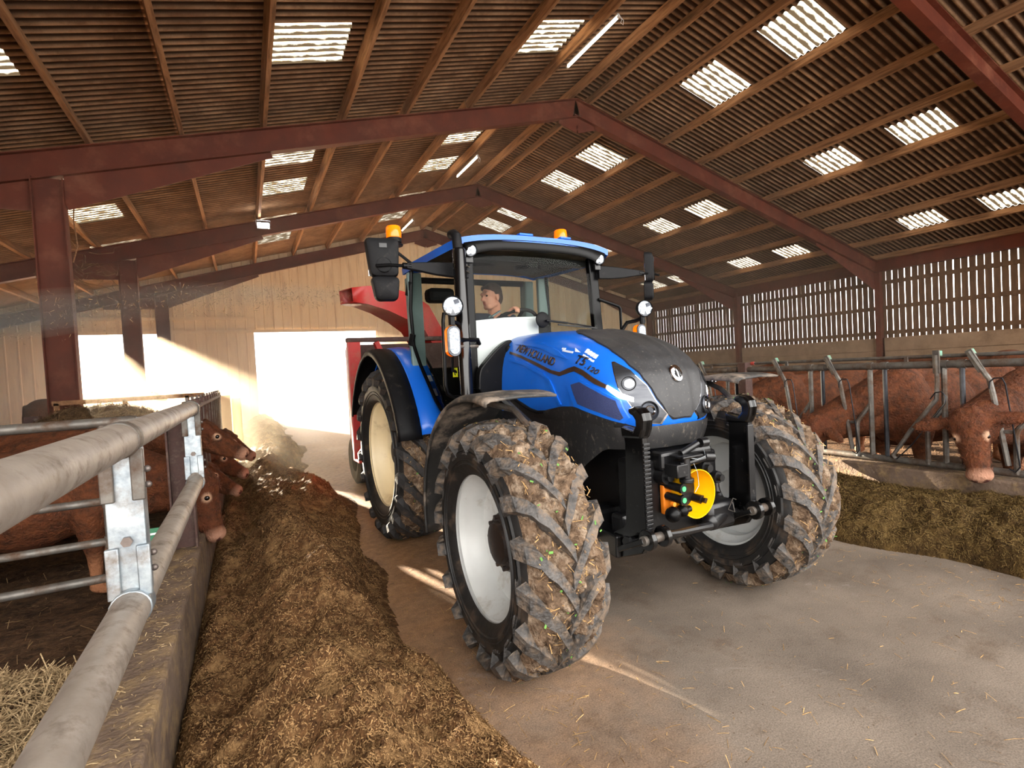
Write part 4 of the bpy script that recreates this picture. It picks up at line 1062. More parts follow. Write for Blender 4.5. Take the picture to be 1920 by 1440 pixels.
# ---- wheels
def carcass(half, R, hl, rimr):
    Rb = R - hl
    return [(0, Rb), (.55 * half, Rb - .004), (.80 * half, Rb - .016), (.93 * half, Rb - .042), (1.0 * half, Rb - .10), (1.05 * half, (Rb + rimr) * .5 + .02), (1.0 * half, rimr + .05), (.84 * half, rimr + .006)]
def wheel(nm, lx, ly, R, half, rimr, hl, nl, out, mats, mud, steer=0.0, deep=.15, phase=0.0):
    """out = +1 when the outer side looks along +x"""
    M_t, M_l, M_r = mats
    W = empty(nm, (lx, ly, R - .004), steer, TR)
    cp = carcass(half, R, hl, rimr)
    prof = [(r, a) for a, r in cp]; prof = [(r, -a) for r, a in reversed(prof)] + prof[1:]
    m = MB(); m.lathe(prof, (0, 0, 0), (1, 0, 0), 72); ty = m.build('tyre', M_t, W, sharp=60)
    m = MB()
    for r_, w_ in ((.30, .008), (.40, .005), (.62, .008)):
        for s in (-1, 1):
            rr = rimr + (R - hl - rimr) * r_; aa = np.interp(rr, [rimr, rimr + .05, (R - hl + rimr) / 2 + .02, R - hl - .10], [.84 * half, half, 1.05 * half, half])
            m.lathe([(rr - w_, s * (aa - .004)), (rr, s * (aa + .006)), (rr + w_, s * (aa - .004))], (0, 0, 0), (1, 0, 0), 72)
    o = m.build('sidewall_rings', M_t, W); o['kind'] = 'stuff'
    # one lug swept from the centre line over the shoulder
    ts = np.linspace(0, 1, 11)
    us = np.interp(ts, [0, .78, 1], [-.06, .93, 1.34])            # position along the carcass section
    us_k = [-.2, 0, .55, .80, .93, 1.1, 1.4, 1.9]
    A = [(-.2 * half, R - hl)] + cp
    def cpos(u):
        k = [-.2, 0, .55, .80, .95, 1.10, 1.42, 1.9]
        return np.interp(u, k, [q[0] for q in A[:8]]), np.interp(u, k, [q[1] for q in A[:8]])
    V = []
    for t, u in zip(ts, us):
        a, r = cpos(u); a2, r2 = cpos(u + .02); a1, r1 = cpos(u - .02)
        da, dr = a2 - a1, r2 - r1; ll = math.hypot(da, dr); na, nr_ = -dr / ll, da / ll
        if nr_ < 0 and u < 1: na, nr_ = -na, -nr_
        hh = hl * (1.0 if u < .9 else max(.25, 1 - (u - .9) * .95))
        ph = -(.15 + .30 * (half / .19) * (.64 / R)) * min(t / .8, 1.0) ** .85 - (.0 if t < .8 else .02 * (t - .8))
        bw = (.048 if t < .8 else .048 - .020 * (t - .8) / .2) * (R / .64) ** .5; tw = bw * .74
        for rad, wd_ in ((-.012, bw), (hh, tw)):
            aa, rr = a + na * rad, r + nr_ * rad
            for sg in ((-1, 1) if rad < 0 else (1, -1)):
                p = ph + sg * wd_ / max(rr, .3)
                V.append((aa, -rr * math.sin(p), rr * math.cos(p)))
    F = []
    for i in range(len(ts) - 1):
        b, c = i * 4, i * 4 + 4
        F += [(b + j, b + (j + 1) % 4, c + (j + 1) % 4, c + j) for j in range(4)]
    F += [(3, 2, 1, 0), tuple(len(V) - 4 + j for j in range(4))]
    lm = {}
    for s in (-1, 1):
        for var in range(3):
            q = MB(); jr = random.Random(var * 7 + (s > 0))
            q.add([(s * v[0], v[1] + jr.uniform(-.003, .003), v[2] + jr.uniform(-.003, .003)) for v in V], F)
            me = q.mesh('lug', M_l); lm[s, var] = me
    for s in (-1, 1):
        for k in range(nl):
            a = 2 * PI * (k + (.5 if s > 0 else 0)) / nl + phase
            o = inst('lug', lm[s, k % 3], W, (0, 0, 0), (a, 0, 0))
    if mud:
        P = []; nphi = 320; us2 = np.linspace(-.93, .93, 41)
        for i in range(nphi):
            ph = 2 * PI * i / nphi; row = []
            for u in us2:
                a, r = cpos(abs(u)); a = math.copysign(a, u)
                edge = min(1, max(0, (.97 - abs(u)) * 6))
                f = .58 + .75 * fbm(a * 9, math.cos(ph) * 4, math.sin(ph) * 4, 4) + .5 * fbm(a * 30, math.cos(ph) * 18, math.sin(ph) * 18, 3)
                rr = r + hl * mud * max(0.0, min(1.18, f)) * edge
                row.append((a, -rr * math.sin(ph), rr * math.cos(ph)))
            P.append(row)
        m = MB(); m.grid(P, close_u=True); o = m.build('mud', M_mud, W, sharp=180); o['kind'] = 'stuff'; o['label'] = 'caked brown mud between the lugs'
        n = 900
        ph = rng.random(n) * 2 * PI; aa = (rng.random(n) - .5) * 1.7 * half; rr = R - hl * (.1 + .5 * rng.random(n))
        pts = np.stack([aa, -rr * np.sin(ph), rr * np.cos(ph)], 1); nr = np.stack([0 * ph, -np.sin(ph), np.cos(ph)], 1)
        Vb, Fb = blades(pts, nr, (.01, .055), .0016, .3)
        o = np_mesh('straw_bits', Vb, Fb, M_str); o.parent = W; o['kind'] = 'stuff'
        n = 110
        ph = rng.random(n) * 2 * PI; aa = (rng.random(n) - .5) * 1.6 * half; rr = R - hl * (.05 + .3 * rng.random(n))
        pts = np.stack([aa, -rr * np.sin(ph), rr * np.cos(ph)], 1); nr = np.stack([0 * ph, -np.sin(ph), np.cos(ph)], 1)
        Vb, Fb = blades(pts, nr, (.010, .022), .004, .3)
        o = np_mesh('grass_bits', Vb, Fb, M_grassbit); o.parent = W; o['kind'] = 'stuff'
    # rim: deep dish
    o_ = out
    f = half * .84
    prof = [(rimr + .018, o_ * f), (rimr + .020, o_ * (f - .012)), (rimr - .004, o_ * (f - .016)), (rimr - .012, o_ * (f - .05)), (rimr - .035, o_ * (f - .07)), (rimr - .045, o_ * (f - deep * .9)), (rimr - .075, o_ * (f - deep)), (.20, o_ * (f - deep - .02)), (.16, o_ * (f - deep + .015)), (.10, o_ * (f - deep + .015)), (.0, o_ * (f - deep + .015))]
    m = MB(); m.lathe([(rimr + .018, o_ * (f + .003))] + prof, (0, 0, 0), (1, 0, 0), 64); rm = m.build('rim', M_r, W, sharp=50)
    m = MB(); m.lathe([(rimr + .018, -o_ * f), (rimr + .020, -o_ * (f - .012)), (rimr - .006, -o_ * (f - .016)), (rimr - .014, -o_ * (f - .06)), (rimr - .045, -o_ * (f - .08)), (rimr - .05, o_ * (f - deep - .01)), (.2, o_ * (f - deep - .03)), (.12, o_ * (f - deep - .03))], (0, 0, 0), (1, 0, 0), 64); m.build('inner_rim', M_r, W, sharp=50)
    hb = MB(); z0 = f - deep
    hb.lathe([(.150, o_ * (z0 + .0)), (.155, o_ * (z0 + .03)), (.145, o_ * (z0 + .05)), (.110, o_ * (z0 + .055)), (.105, o_ * (z0 + .085)), (.06, o_ * (z0 + .095)), (.0, o_ * (z0 + .095))], (0, 0, 0), (1, 0, 0), 32)
    h_ = hb.build('hub', M_hub, W)
    for k in range(10):
        a = 2 * PI * k / 10
        m = MB(); m.cyl((o_ * (z0 + .03), .132 * math.cos(a), .132 * math.sin(a)), (o_ * (z0 + .07), .132 * math.cos(a), .132 * math.sin(a)), .013, n=6); m.build('wheel_bolt', M_hub, W)
    return W
M_grassbit = mat('green_grass_bits', (96, 150, 60), (70, 112, 44), 30, .7)
wheel('front_wheel', -.92, .0, .645, .198, .365, .058, 18, -1, (M_rubber, M_lug, M_rim), .95, math.radians(-3), .17)
wheel('front_wheel', .89, .0, .645, .198, .365, .058, 18, 1, (M_rubber, M_lug, M_rim), .95, math.radians(-3), .17, .1)
wheel('rear_wheel', -.715, 2.47, .815, .25, .485, .055, 20, -1, (M_rubber, M_lugr, M_rimr), .35, 0, .2)
wheel('rear_wheel', .80, 2.47, .815, .25, .485, .055, 20, 1, (M_rubber, M_lugr, M_rimr), .35, 0, .2)
m = MB(); m.box2((-.5, 2.36, .7), (.55, 2.58, .93)); m.build('rear_axle', M_iron, TR, bevel=.03)

# ---- mudguards
def arc_guard(nm, cx, cy, cz, r0, r1f, x0, x1, a0, a1, mt, th=.012, lipd=.05, out=-1, n=26, label=None):
    """curved plate about the axle from angle a0 to a1 (0 = up, positive = forward)"""
    P = []
    for i in range(n + 1):
        a = a0 + (a1 - a0) * i / n; r = r1f(a)
        row = []
        xo, xi = (x0, x1) if out < 0 else (x1, x0)
        sec = [(xo, r - lipd), (xo, r - .012), (xo + (xi - xo) * .06, r), (xo + (xi - xo) * .5, r + .008), (xi, r)]
        for x, rr in sec: row.append((x, cy - rr * math.sin(a), cz + rr * math.cos(a)))
        P.append(row)
    m = MB(); m.grid(P); o = m.build(nm, mt, TR, solid=th, sharp=70)
    if label: o['label'] = label
    return o
M_dustfender = mat('dusty_mudguard', (52, 50, 48), (38, 37, 36), 6, .6, bump=.15, dust=(150, 134, 118), dscale=5, damt=.40, rmix=.9)
for sx in (-1, 1):
    cx = -.92 if sx < 0 else .89
    arc_guard('front_mudguard', 0, 0, .64, 0, lambda a: .775 + .01 * math.cos(a) + .03 * max(0, math.sin(a)), cx - .20, cx + .20, math.radians(-98), math.radians(16), M_dustfender, .012, .03, -1, label='black dusty front mudguard')
    m = MB(); m.tube([(cx + .12 * -sx, -.30, .98), (cx + .1 * -sx, -.16, 1.20), (cx + .08 * -sx, .02, 1.33), (cx, .20, 1.37), (cx, .38, 1.35)], .018, 8); m.build('mudguard_stay', M_gdark, TR)
    m = MB(); m.tube([(cx - .25 * sx, .1, .75), (cx - .28 * sx, .15, 1.2), (cx - .1 * sx, .2, 1.385)], .025, 8); m.build('mudguard_post', M_iron, TR)
    for q in range(5):
        m = MB(); m.sphere((cx - .1 + .05 * q, .05 + .07 * q, 1.385), .010, 8, 6); m.build('mudguard_bolt', M_chrome, TR)
def rear_r(a): return .93 + .075 * math.exp(-((a - .05) / .5) ** 2)
for sx in (-1, 1):
    s = sx
    xi, xm, xo = s * .60, s * .815, s * 1.0
    arc_guard('rear_fender', 0, 2.49, .80, 0, lambda a: rear_r(a), min(xi, xm), max(xi, xm), math.radians(-62), math.radians(74), M_blue, .012, .02, -1 if s < 0 else 1, label='blue rear fender')
    arc_guard('fender_flare', 0, 2.49, .80, 0, lambda a: rear_r(a) - .012, min(xo, xm), max(xo, xm), math.radians(-68), math.radians(76), M_black, .012, .05, -1 if s < 0 else 1, label='black rubber fender flare')
    # inner wall between cab and fender
    P = []
    for i in range(21):
        a = math.radians(-62) + math.radians(136) * i / 20; r = rear_r(a)
        P.append([(xi, 2.49 - r * math.sin(a), .80 + r * math.cos(a)), (xi, 2.49 - .55 * math.sin(a), .80 + .55 * math.cos(a))])
    m = MB(); m.grid(P); m.build('fender_wall', M_black, TR, solid=.01)
    m = MB(); m.tube([(xi - s * .02, 2.49 - (rear_r(a) + .012) * math.sin(a), .80 + (rear_r(a) + .012) * math.cos(a)) for a in np.linspace(math.radians(-50), math.radians(74), 20)], .012, 6); m.build('fender_seal', M_black, TR)
for y, z in ((1.78, 1.58), (1.68, 1.44)):
    a = math.atan2(2.49 - y, z - .8); r = rear_r(a) + .012
    m = MB(); m.box((-.64, 2.49 - r * math.sin(a), .8 + r * math.cos(a)), (.05, .075, .004), (a, 0, 0)); m.build('fender_sticker', M_wst, TR)

# ---- cab
A0, A1 = Vector((.612, 1.035, 1.34)), Vector((.575, 1.085, 2.44))
B0, B1 = Vector((.715, 1.98, 1.80)), Vector((.70, 1.97, 2.45))
C0, C1 = Vector((.60, 2.24, 1.45)), Vector((.62, 2.22, 2.44))
def mx(p, s): return Vector((p.x * s, p.y, p.z))
for s in (-1, 1):
    m = MB(); m.bar(mx(A0, s) - Vector((0, 0, .25)), mx(A1, s), .055, .09, (1, 0, 0)); m.build('front_pillar', M_gloss, TR, bevel=.012)
    m = MB(); m.bar(mx(C0, s), mx(C1, s), .12, .10, (1, 0, 0)); m.build('rear_pillar', M_gint, TR, bevel=.015)
    m = MB(); m.bar((s * .672, 2.0, 1.5), (s * .672, 2.0, 2.44), .045, .13, (1, 0, 0)); m.build('door_pillar', M_gint, TR, bevel=.012)
    m = MB(); m.tube([mx(B1, s), mx(Vector((.722, 1.985, 2.12)), s), mx(B0, s), mx(Vector((.705, 1.86, 1.62)), s), mx(Vector((.675, 1.62, 1.32)), s), mx(Vector((.64, 1.35, 1.08)), s), mx(Vector((.61, 1.08, 1.04)), s)], .016, 8); m.build('door_edge', M_gloss, TR)
    pts = [(A1.x, 1.06, 2.42), (.66, 1.5, 2.44), (B1.x, 1.97, 2.45), (.722, 1.985, 2.12), (B0.x, B0.y, B0.z), (.705, 1.86, 1.62), (.675, 1.62, 1.32), (.64, 1.35, 1.08), (.61, 1.08, 1.04), (.605, 1.07, 1.7)]
    m = MB(); m.add([Vector((.672, 1.5, 1.85))] + [Vector(p) for p in pts], [(0, i + 1, (i + 1) % len(pts) + 1) for i in range(len(pts))]); m.smooth = True
    if s < 0: m.v = [(-v[0], v[1], v[2]) for v in m.v]
    m.build('door_glass', M_glass, TR, sharp=60)
    m = MB(); m.add([mx(Vector(p), s) for p in ((B1.x, 2.0, 2.45), (C1.x + .02, 2.18, 2.44), (C0.x + .03, 2.20, 1.88), (B0.x, 2.0, 1.85))], [(0, 1, 2, 3)]); m.build('side_glass', M_glass, TR)
    m = MB(); m.bar((s * .715, 1.98, 2.36), (s * .73, 2.02, 2.24), .03, .05); m.build('door_hinge', M_black, TR, bevel=.006)
    m = MB(); m.bar((s * .72, 1.97, 1.90), (s * .735, 2.0, 1.80), .03, .05); m.build('door_hinge', M_black, TR, bevel=.006)
    m = MB(); m.tube([(s * .65, 1.16, 1.70), (s * .69, 1.18, 1.70), (s * .695, 1.18, 1.56), (s * .65, 1.16, 1.54)], .012, 8); m.build('door_handle', M_gloss, TR)
m = MB(); P = []
for i in range(13):
    x = -.575 + 1.15 * i / 12; y = 1.02 - .05 * (1 - (x / .6) ** 2)
    P.append([(x * 1.02, y, 1.30), (x, y + .02, 1.85), (x * .965, y + .055, 2.425)])
m.grid(P); m.build('windscreen', M_glass, TR)
m = MB(); m.add([(-.58, 2.24, 1.6), (.58, 2.24, 1.6), (.58, 2.24, 2.42), (-.58, 2.24, 2.42)], [(0, 1, 2, 3)]); m.build('rear_window', M_glass, TR)
m = MB(); m.box2((-.6, 2.42, .9), (.6, 2.50, 1.6)); m.build('rear_bulkhead', M_dint, TR, bevel=.02)
m = MB(); m.box2((-.60, 1.05, .98), (.60, 2.5, 1.04)); m.build('cab_floor', M_dint, TR)
m = MB(); m.bar((.22, 2.27, 1.62), (.22, 2.27, 2.44), .05, .06, (1, 0, 0)); m.add([(.08, 2.235, 2.44), (.36, 2.235, 2.44), (.25, 2.235, 2.28), (.19, 2.235, 2.28)], [(0, 1, 2, 3)]); m.build('window_bar', M_dint, TR, bevel=.004)
m = MB(); m.tube([(-.6, 2.23, 2.42), (.6, 2.23, 2.42)], .03, 8); m.build('rear_header', M_dint, TR)

def roofz(x, y):
    u = abs(x) / .76; v = (y - 1.60) / .72
    e = max(0, 1 - u ** 3.0) ; f_ = max(0, 1 - abs(v) ** 4)
    return 2.452 + .03 * max(0, (y - 1.2)) + .115 * (e ** .6) * (.62 + .38 * f_ ** .8)
P = []
for j in range(25):
    v = -1 + 2 * j / 24; row = []
    for i in range(29):
        u = -1 + 2 * i / 28
        hw = .735 - .055 * max(0, -v) ** 3 - .03 * max(0, v) ** 3
        x = hw * u; bow = .06 * u * u
        y = 1.60 + .68 * v + (bow if v < 0 else -bow) * abs(v)
        row.append((x, y, roofz(x, y)))
    P.append(row)
m = MB(); m.grid(P)
# rim wall
ring = [P[0][i] for i in range(29)] + [P[j][28] for j in range(1, 25)] + [P[24][i] for i in range(27, -1, -1)] + [P[j][0] for j in range(23, 0, -1)]
m.grid([[q, (q[0] * .995, 1.60 + (q[1] - 1.60) * .995, q[2] - (.045 if q[1] < 1.0 else .06))] for q in ring], close_u=True)
m.build('roof', M_blue, TR, sharp=40)
m = MB(); P2 = [[(p[0] * .96, 1.60 + (p[1] - 1.60) * .965, p[2] - .055 if abs(p[0]) < .6 else p[2] - .04) for p in row] for row in P]
m.grid(P2); m.build('roof_lining', M_dint, TR)
# black visor arch below the front edge
P = []
for i in range(21):
    x = -.64 + 1.28 * i / 20; zt = roofz(x, .96) - .04
    P.append([(x, .925 + .06 * (x / .7) ** 2, zt), (x * .97, .95 + .06 * (x / .7) ** 2, zt - .065 - .03 * (abs(x) / .64) ** 6), (x * .96, 1.05, zt - .05)])
m = MB(); m.grid(P); m.build('visor', M_gloss, TR, solid=.008)
m = MB(); m.box((0, 1.15, 2.40), (1.1, .10, .05)); m.build('header_rail', M_dint, TR, bevel=.01)
m = MB(); m.box((.0, 1.10, 2.36), (.09, .03, .05)); m.build('mirror_mount', M_dint, TR, bevel=.008)
for x0, x1 in ((-.2, -.08), (.17, .27)):
    m = MB(); m.box(((x0 + x1) / 2, .955, roofz(x0, .96) + .008), (x1 - x0, .05, .018)); m.build('roof_catch', M_blue, TR, bevel=.006)

def lamp(nm, c, r, d, parent, face=M_led, body=M_black, depth=.06, bars=True):
    d = Vector(d).normalized(); c = Vector(c)
    L_ = empty(nm, c, 0, parent)
    m = MB(); m.lathe([(0, -depth * 1.2), (r * .6, -depth * 1.1), (r * .98, -depth * .5), (r * 1.06, .0), (r * 1.0, .010), (r * .93, .002)], (0, 0, 0), d, 28); m.build('lamp_body', body, L_)
    m = MB(); m.lathe([(0, .006), (r * .6, .005), (r * .94, .0)], (0, 0, 0), d, 24); m.build('lamp_glass', face, L_)
    if bars:
        x = Vector((0, 0, 1)).cross(d).normalized(); z = d.cross(x)
        M3 = Matrix((x, z, d)).transposed()
        m = MB(); m.box(d * .008, (r * 1.8, r * .16, .006), M3); m.build('lamp_bar', M_lens, L_)
        for q, (a, b) in enumerate(((-.35, .42), (.38, .45), (-.4, -.45), (.35, -.45))):
            m = MB(); m.box(x * a * r + z * b * r + d * .006, (r * .5, r * .42, .008), M3 @ Euler((0, 0, .3 * (1 if q % 2 else -1))).to_matrix()); m.build('reflector', M_chrome if q != 1 else M_dlens, L_)
    else:
        x = Vector((0, 0, 1)).cross(d).normalized(); z = d.cross(x)
        for k in range(4):
            a = PI / 4 + k * PI / 2
            m = MB(); m.lathe([(0, .010), (r * .30, .008), (r * .34, .002)], (x * math.cos(a) + z * math.sin(a)) * r * .46, d, 14); m.build('led', M_lens, L_)
    return L_
for s in (-1, 1):
    lamp('work_light', (s * .846, .755, 1.982), .066, (-.35 if s < 0 else -.25, -1, -.05), TR, depth=.08)
    lamp('roof_light', (s * .586, .985, 2.418), .047, (-.3, -1, -.05), TR, bars=False, body=M_black, depth=.05)
    m = MB(); m.box((s * .586, 1.02, 2.355), (.06, .03, .05)); m.build('light_bracket', M_iron, TR, bevel=.005)
    # indicator: oval lens with amber flank
    il = empty('indicator', (s * .835, .80, 1.755), 0, TR)
    fr = lambda u, v, t: (u, t, v)
    ov = [(.040 * math.cos(a), .055 * math.copysign(1, math.sin(a)) * (1 if abs(math.sin(a)) > .02 else 0) + .040 * math.sin(a)) for a in np.linspace(0, 2 * PI, 28, endpoint=False)]
    m = MB(); m.prism([(u * 1.15, v * 1.07) for u, v in ov], -.005, .05, fr); m.build('lamp_body', M_amber, il, bevel=.006)
    m = MB(); m.prism([(u * 1.17, v * 1.09) for u, v in ov], -.012, .002, fr); m.build('lamp_rim', M_silver, il, bevel=.004)
    m = MB(); m.prism([(u * .93, v * .95) for u, v in ov], -.018, -.004, fr); m.build('lamp_lens', M_led, il, bevel=.003)
    # light carrier and rails
    m = MB(); m.tube([(s * .846, .81, 1.905), (s * .82, .84, 1.89), (s * .76, .88, 1.88), (s * .72, .90, 1.82), (s * .70, .92, 1.6)], .016, 8); m.cyl((s * .846, .79, 1.925), (s * .846, .79, 1.86), .022, n=10); m.build('light_stalk', M_gloss, TR)
    m = MB(); m.tube([(s * .80, .82, 1.765), (s * .74, .86, 1.765), (s * .62, .88, 1.765), (s * .60, .90, 1.735)], .016, 8); m.build('light_stalk', M_gloss, TR)
    m = MB(); m.tube([(s * .80, .86, 1.72), (s * .62, .88, 1.72)], .011, 8); m.build('light_stay', M_gdark, TR)
    if s < 0: pts = [(s * .66, 1.05, 1.98), (s * .834, .95, 1.955), (s * .842, .95, 1.9), (s * .852, .95, 1.46), (s * .84, .95, 1.40), (s * .80, .96, 1.375), (s * .66, 1.03, 1.36)]
    else: pts = [(s * .603, 1.04, 2.092), (s * .78, 1.0, 2.03), (s * .80, 1.0, 2.01), (s * .802, 1.0, 1.46), (s * .66, 1.03, 1.36)]
    m = MB(); m.tube(pts, .013, 10); m.build('grab_rail', M_gloss, TR)
    # mirror arm, mirrors
    m = MB(); P = []
    ax = [(.60, 2.275, .055), (.72, 2.275, .052), (.85, 2.278, .044), (.97, 2.283, .030), (1.06, 2.285, .020)]
    P = [[(s * x, 1.03 - .02 * k / 4 - .02, z - h_), (s * x, 1.03 - .02 * k / 4 + .02, z - h_), (s * x, 1.03 - .02 * k / 4 + .02, z + h_), (s * x, 1.03 - .02 * k / 4 - .02, z + h_)] for k, (x, z, h_) in enumerate(ax)]
    dz = .04 if s > 0 else 0
    P = [[(p[0], p[1], p[2] + dz) for p in r] for r in P]
    m.grid(P, close_v=True); m.smooth = False; m.build('mirror_arm', M_black, TR, sharp=30, bevel=.006)
    m = MB(); m.tube([(s * 1.04, 1.01, 2.285 + dz), (s * 1.18, 1.0, 2.285 + dz), (s * 1.27, 1.0, 2.275 + dz)], .011, 8); m.cyl((s * 1.03, 1.01, 2.285 + dz), (s * 1.085, 1.01, 2.285 + dz), .022, n=12); m.build('mirror_rod', M_gloss, TR)
    MM = empty('mirror', (s * 1.205, 1.06, 2.335 + dz), math.radians(-8 if s < 0 else 48), TR)
    def shell(m, w0, w1, h0, h1, d):
        out = [(-w0, h1), (w0, h1), (w1, -h0), (-w1 * .9, -h0)]
        q = smooth_poly(smooth_poly(densify(out, .07), 1), 1)
        R_ = [[(u * k, y, (v - 0) * k) for u, v in q] for k, y in ((1.0, .035), (1.0, .0), (.93, -.03), (.70, -.045), (.0, -.048))]
        m.grid(R_, close_v=True)
    m = MB(); shell(m, .115, .098, .125, .14, .06); m.build('mirror_shell', M_black, MM, sharp=40)
    m = MB(); m.box((0, .036, 0), (.19, .004, .22)); m.build('mirror_glass', M_chrome, MM, bevel=.01)
    m = MB(); shell(m, .098, .080, .085, .080, .05); m.build('lower_mirror', M_black, MM, loc=(.010, .01, -.195), sharp=40)
    m = MB(); m.lathe([(.045, 0), (.05, -.004), (.05, .004)], (.0, -.046, -.05), (0, -1, 0), 24); m.build('mirror_knuckle', M_gloss, MM)
    m = MB(); m.box((0, -.049, .08), (.05, .004, .028)); m.build('maker_plate', M_iron, MM)
    # beacon on a stalk at the roof flank
    B_ = empty('beacon', (-.86, 1.90, 2.65) if s < 0 else (.75, 1.75, 2.71), 0, TR)
    m = MB(); m.lathe([(.0, -.01), (.07, -.01), (.075, .0), (.052, .015), (.062, .02), (.062, .055), (0, .06)], n=24); m.build('beacon_base', M_black, B_)
    m = MB(); m.lathe([(.060, .055), (.062, .06), (.064, .10), (.060, .145), (.052, .155), (0, .158)], n=24); m.build('beacon_lens', M_amber, B_)
    m = MB(); m.tube([(-s * .14, 0, -.15 - (.04 if s > 0 else 0)), (-s * .02, 0, -.06), (0, 0, -.005)], .014, 8); m.build('beacon_stalk', M_black, B_)
# exhaust stack
m = MB(); m.tube([(-.715, .90, 1.30), (-.715, .90, 2.385), (-.715, .90, 2.40)], [.046, .046, .040], 20); ex = m.build('exhaust', M_armg, TR)
m = MB(); m.tube([(-.722, .90, 2.38), (-.725, .90, 2.45), (-.726, .905, 2.485), (-.730, .93, 2.505), (-.735, .97, 2.51)], .034, 16); m.build('exhaust_tip', M_black, ex)
for z in (2.30, 2.26, 1.42):
    m = MB(); m.cyl((-.68, .92, z), (-.60, 1.0, z), .009, n=8); m.build('exhaust_bolt', M_chrome, ex)
m = MB(); m.tube([(-.655, .98, 1.35), (-.655, .98, 2.38)], .020, 10); m.build('heat_strip', M_gloss, TR)
m = MB(); m.tube([(-.628, .99, 1.36), (-.628, .99, 1.78)], .005, 6); m.build('cable', M_chrome, TR)

# wiper, cowl, dash, seat, wheel
m = MB(); m.lathe([(0, .02), (.045, .018), (.06, .008), (.062, 0)], (-.01, .975, 1.915), (0, -1, 0), 28); wp = m.build('wiper_motor', M_black, TR)
m = MB(); m.bar((0, .94, 1.905), (.20, .94, 1.885), .022, .014); m.bar((.2, .94, 1.885), (.45, .96, 1.858), .012, .010); m.build('wiper_arm', M_black, wp, bevel=.003)
m = MB(); m.bar((.12, .955, 1.875), (.52, .975, 1.845), .010, .012); m.build('wiper_blade', M_ink, wp)
cow = [(-.605, 1.34), (-.602, 1.54), (-.545, 1.605), (-.43, 1.715), (-.335, 1.77), (-.30, 1.75), (-.30, 1.34)]
m = MB(); m.prism(smooth_poly(cow, 2), .93, 1.0, lambda u, v, t: (u, t, v)); m.build('engine_cowl', M_gloss, TR, bevel=.02)
m = MB(); m.prism([(-u, v) for u, v in smooth_poly(cow, 2)][::-1], .93, 1.0, lambda u, v, t: (u, t, v)); m.build('engine_cowl', M_gloss, TR, bevel=.02)
m = MB(); m.box2((-.37, .90, 1.2), (.37, 1.02, 1.72)); m.build('firewall', M_dint, TR, bevel=.02)
ds = [(-.575, 1.30), (-.575, 1.905), (-.54, 1.922), (-.29, 1.944), (.0, 1.952), (.012, 1.93), (.012, 1.30)]
m = MB(); m.prism(ds, 1.11, 1.125, lambda u, v, t: (u, t - .04 * (1 - (u / .6) ** 2), v)); m.build('reflection_sheet', M_wsheet, TR, bevel=.004)['label'] = 'added white sheet imitating a windscreen reflection'  # pale sheet added in place of a reflection on the glass
m = MB(); m.box((.05, 1.36, 1.62), (.36, .30, .60)); m.box((.05, 1.32, 1.93), (.28, .10, .10), (math.radians(20), 0, 0)); m.build('dashboard', M_dint, TR, bevel=.05)
m = MB(); cR = Matrix.Rotation(math.radians(-30), 3, 'X')
m.tube([Vector((.06, 1.55, 1.94)) + cR @ Vector((.205 * math.cos(a), .205 * math.sin(a), 0)) for a in np.linspace(0, 2 * PI, 32, endpoint=False)], .016, 8, closed=True)
sw = m.build('steering_wheel', M_dint, TR)
m = MB(); m.cyl((.06, 1.55, 1.94), (.06, 1.48, 1.82), .03, n=12)
for a in (.5, 2.6, 4.7): m.bar(Vector((.06, 1.55, 1.935)), Vector((.06, 1.55, 1.935)) + cR @ Vector((.2 * math.cos(a), .2 * math.sin(a), 0)), .03, .012)
m.build('wheel_spokes', M_dint, sw)
m = MB(); m.box((.08, 1.95, 1.42), (.50, .50, .14)); m.box((.08, 2.16, 1.72), (.48, .10, .58), (math.radians(-4), 0, 0)); m.build('seat', M_dint, TR, bevel=.05)
m = MB(); m.box((.08, 1.98, 1.2), (.36, .4, .34)); m.build('seat_base', M_dint, TR, bevel=.03)
m = MB(); m.box((.52, 2.0, 1.55), (.16, .6, .2)); m.build('side_console', M_gint, TR, bevel=.04)
m = MB(); m.box((-.47, 1.35, 2.28), (.10, .05, .09)); m.cyl((-.52, 1.3, 2.28), (-.58, 1.1, 2.29), .01, n=6); m.build('cab_camera', M_gint, TR, bevel=.01)
m = MB(); m.box((-.40, 2.1, 2.26), (.26, .16, .13)); m.build('cab_speaker', M_dint, TR, bevel=.04)
for x in (-.25, .2):
    m = MB(); m.cyl((x, 1.5, 2.44), (x, 1.5, 2.40), .12, n=20); m.build('air_vent', M_dint, TR)
m = MB(); m.box((-.672, 1.19, 1.545), (.004, .07, .07), (0, 0, .1)); st = m.build('warning_sticker', M_yst, TR)
m = MB(); m.bar((-.675, 1.18, 1.565), (-.675, 1.20, 1.545), .003, .010); m.bar((-.675, 1.20, 1.548), (-.675, 1.185, 1.525), .003, .010); m.build('sticker_mark', M_ink, st)
# step under the near door
for s in (-1, 1):
    m = MB()
    for z in (.45, .72, .98): m.box((s * .62, 1.35, z), (.22, .28, .03))
    for y in (1.22, 1.48): m.box((s * .72, y, .72), (.02, .03, .6))
    m.build('step_ladder', M_black, TR, bevel=.005)
    m = MB(); m.box((s * .42, 1.4, .75), (.30, .8, .40)); m.build('fuel_tank', M_black, TR, bevel=.06)

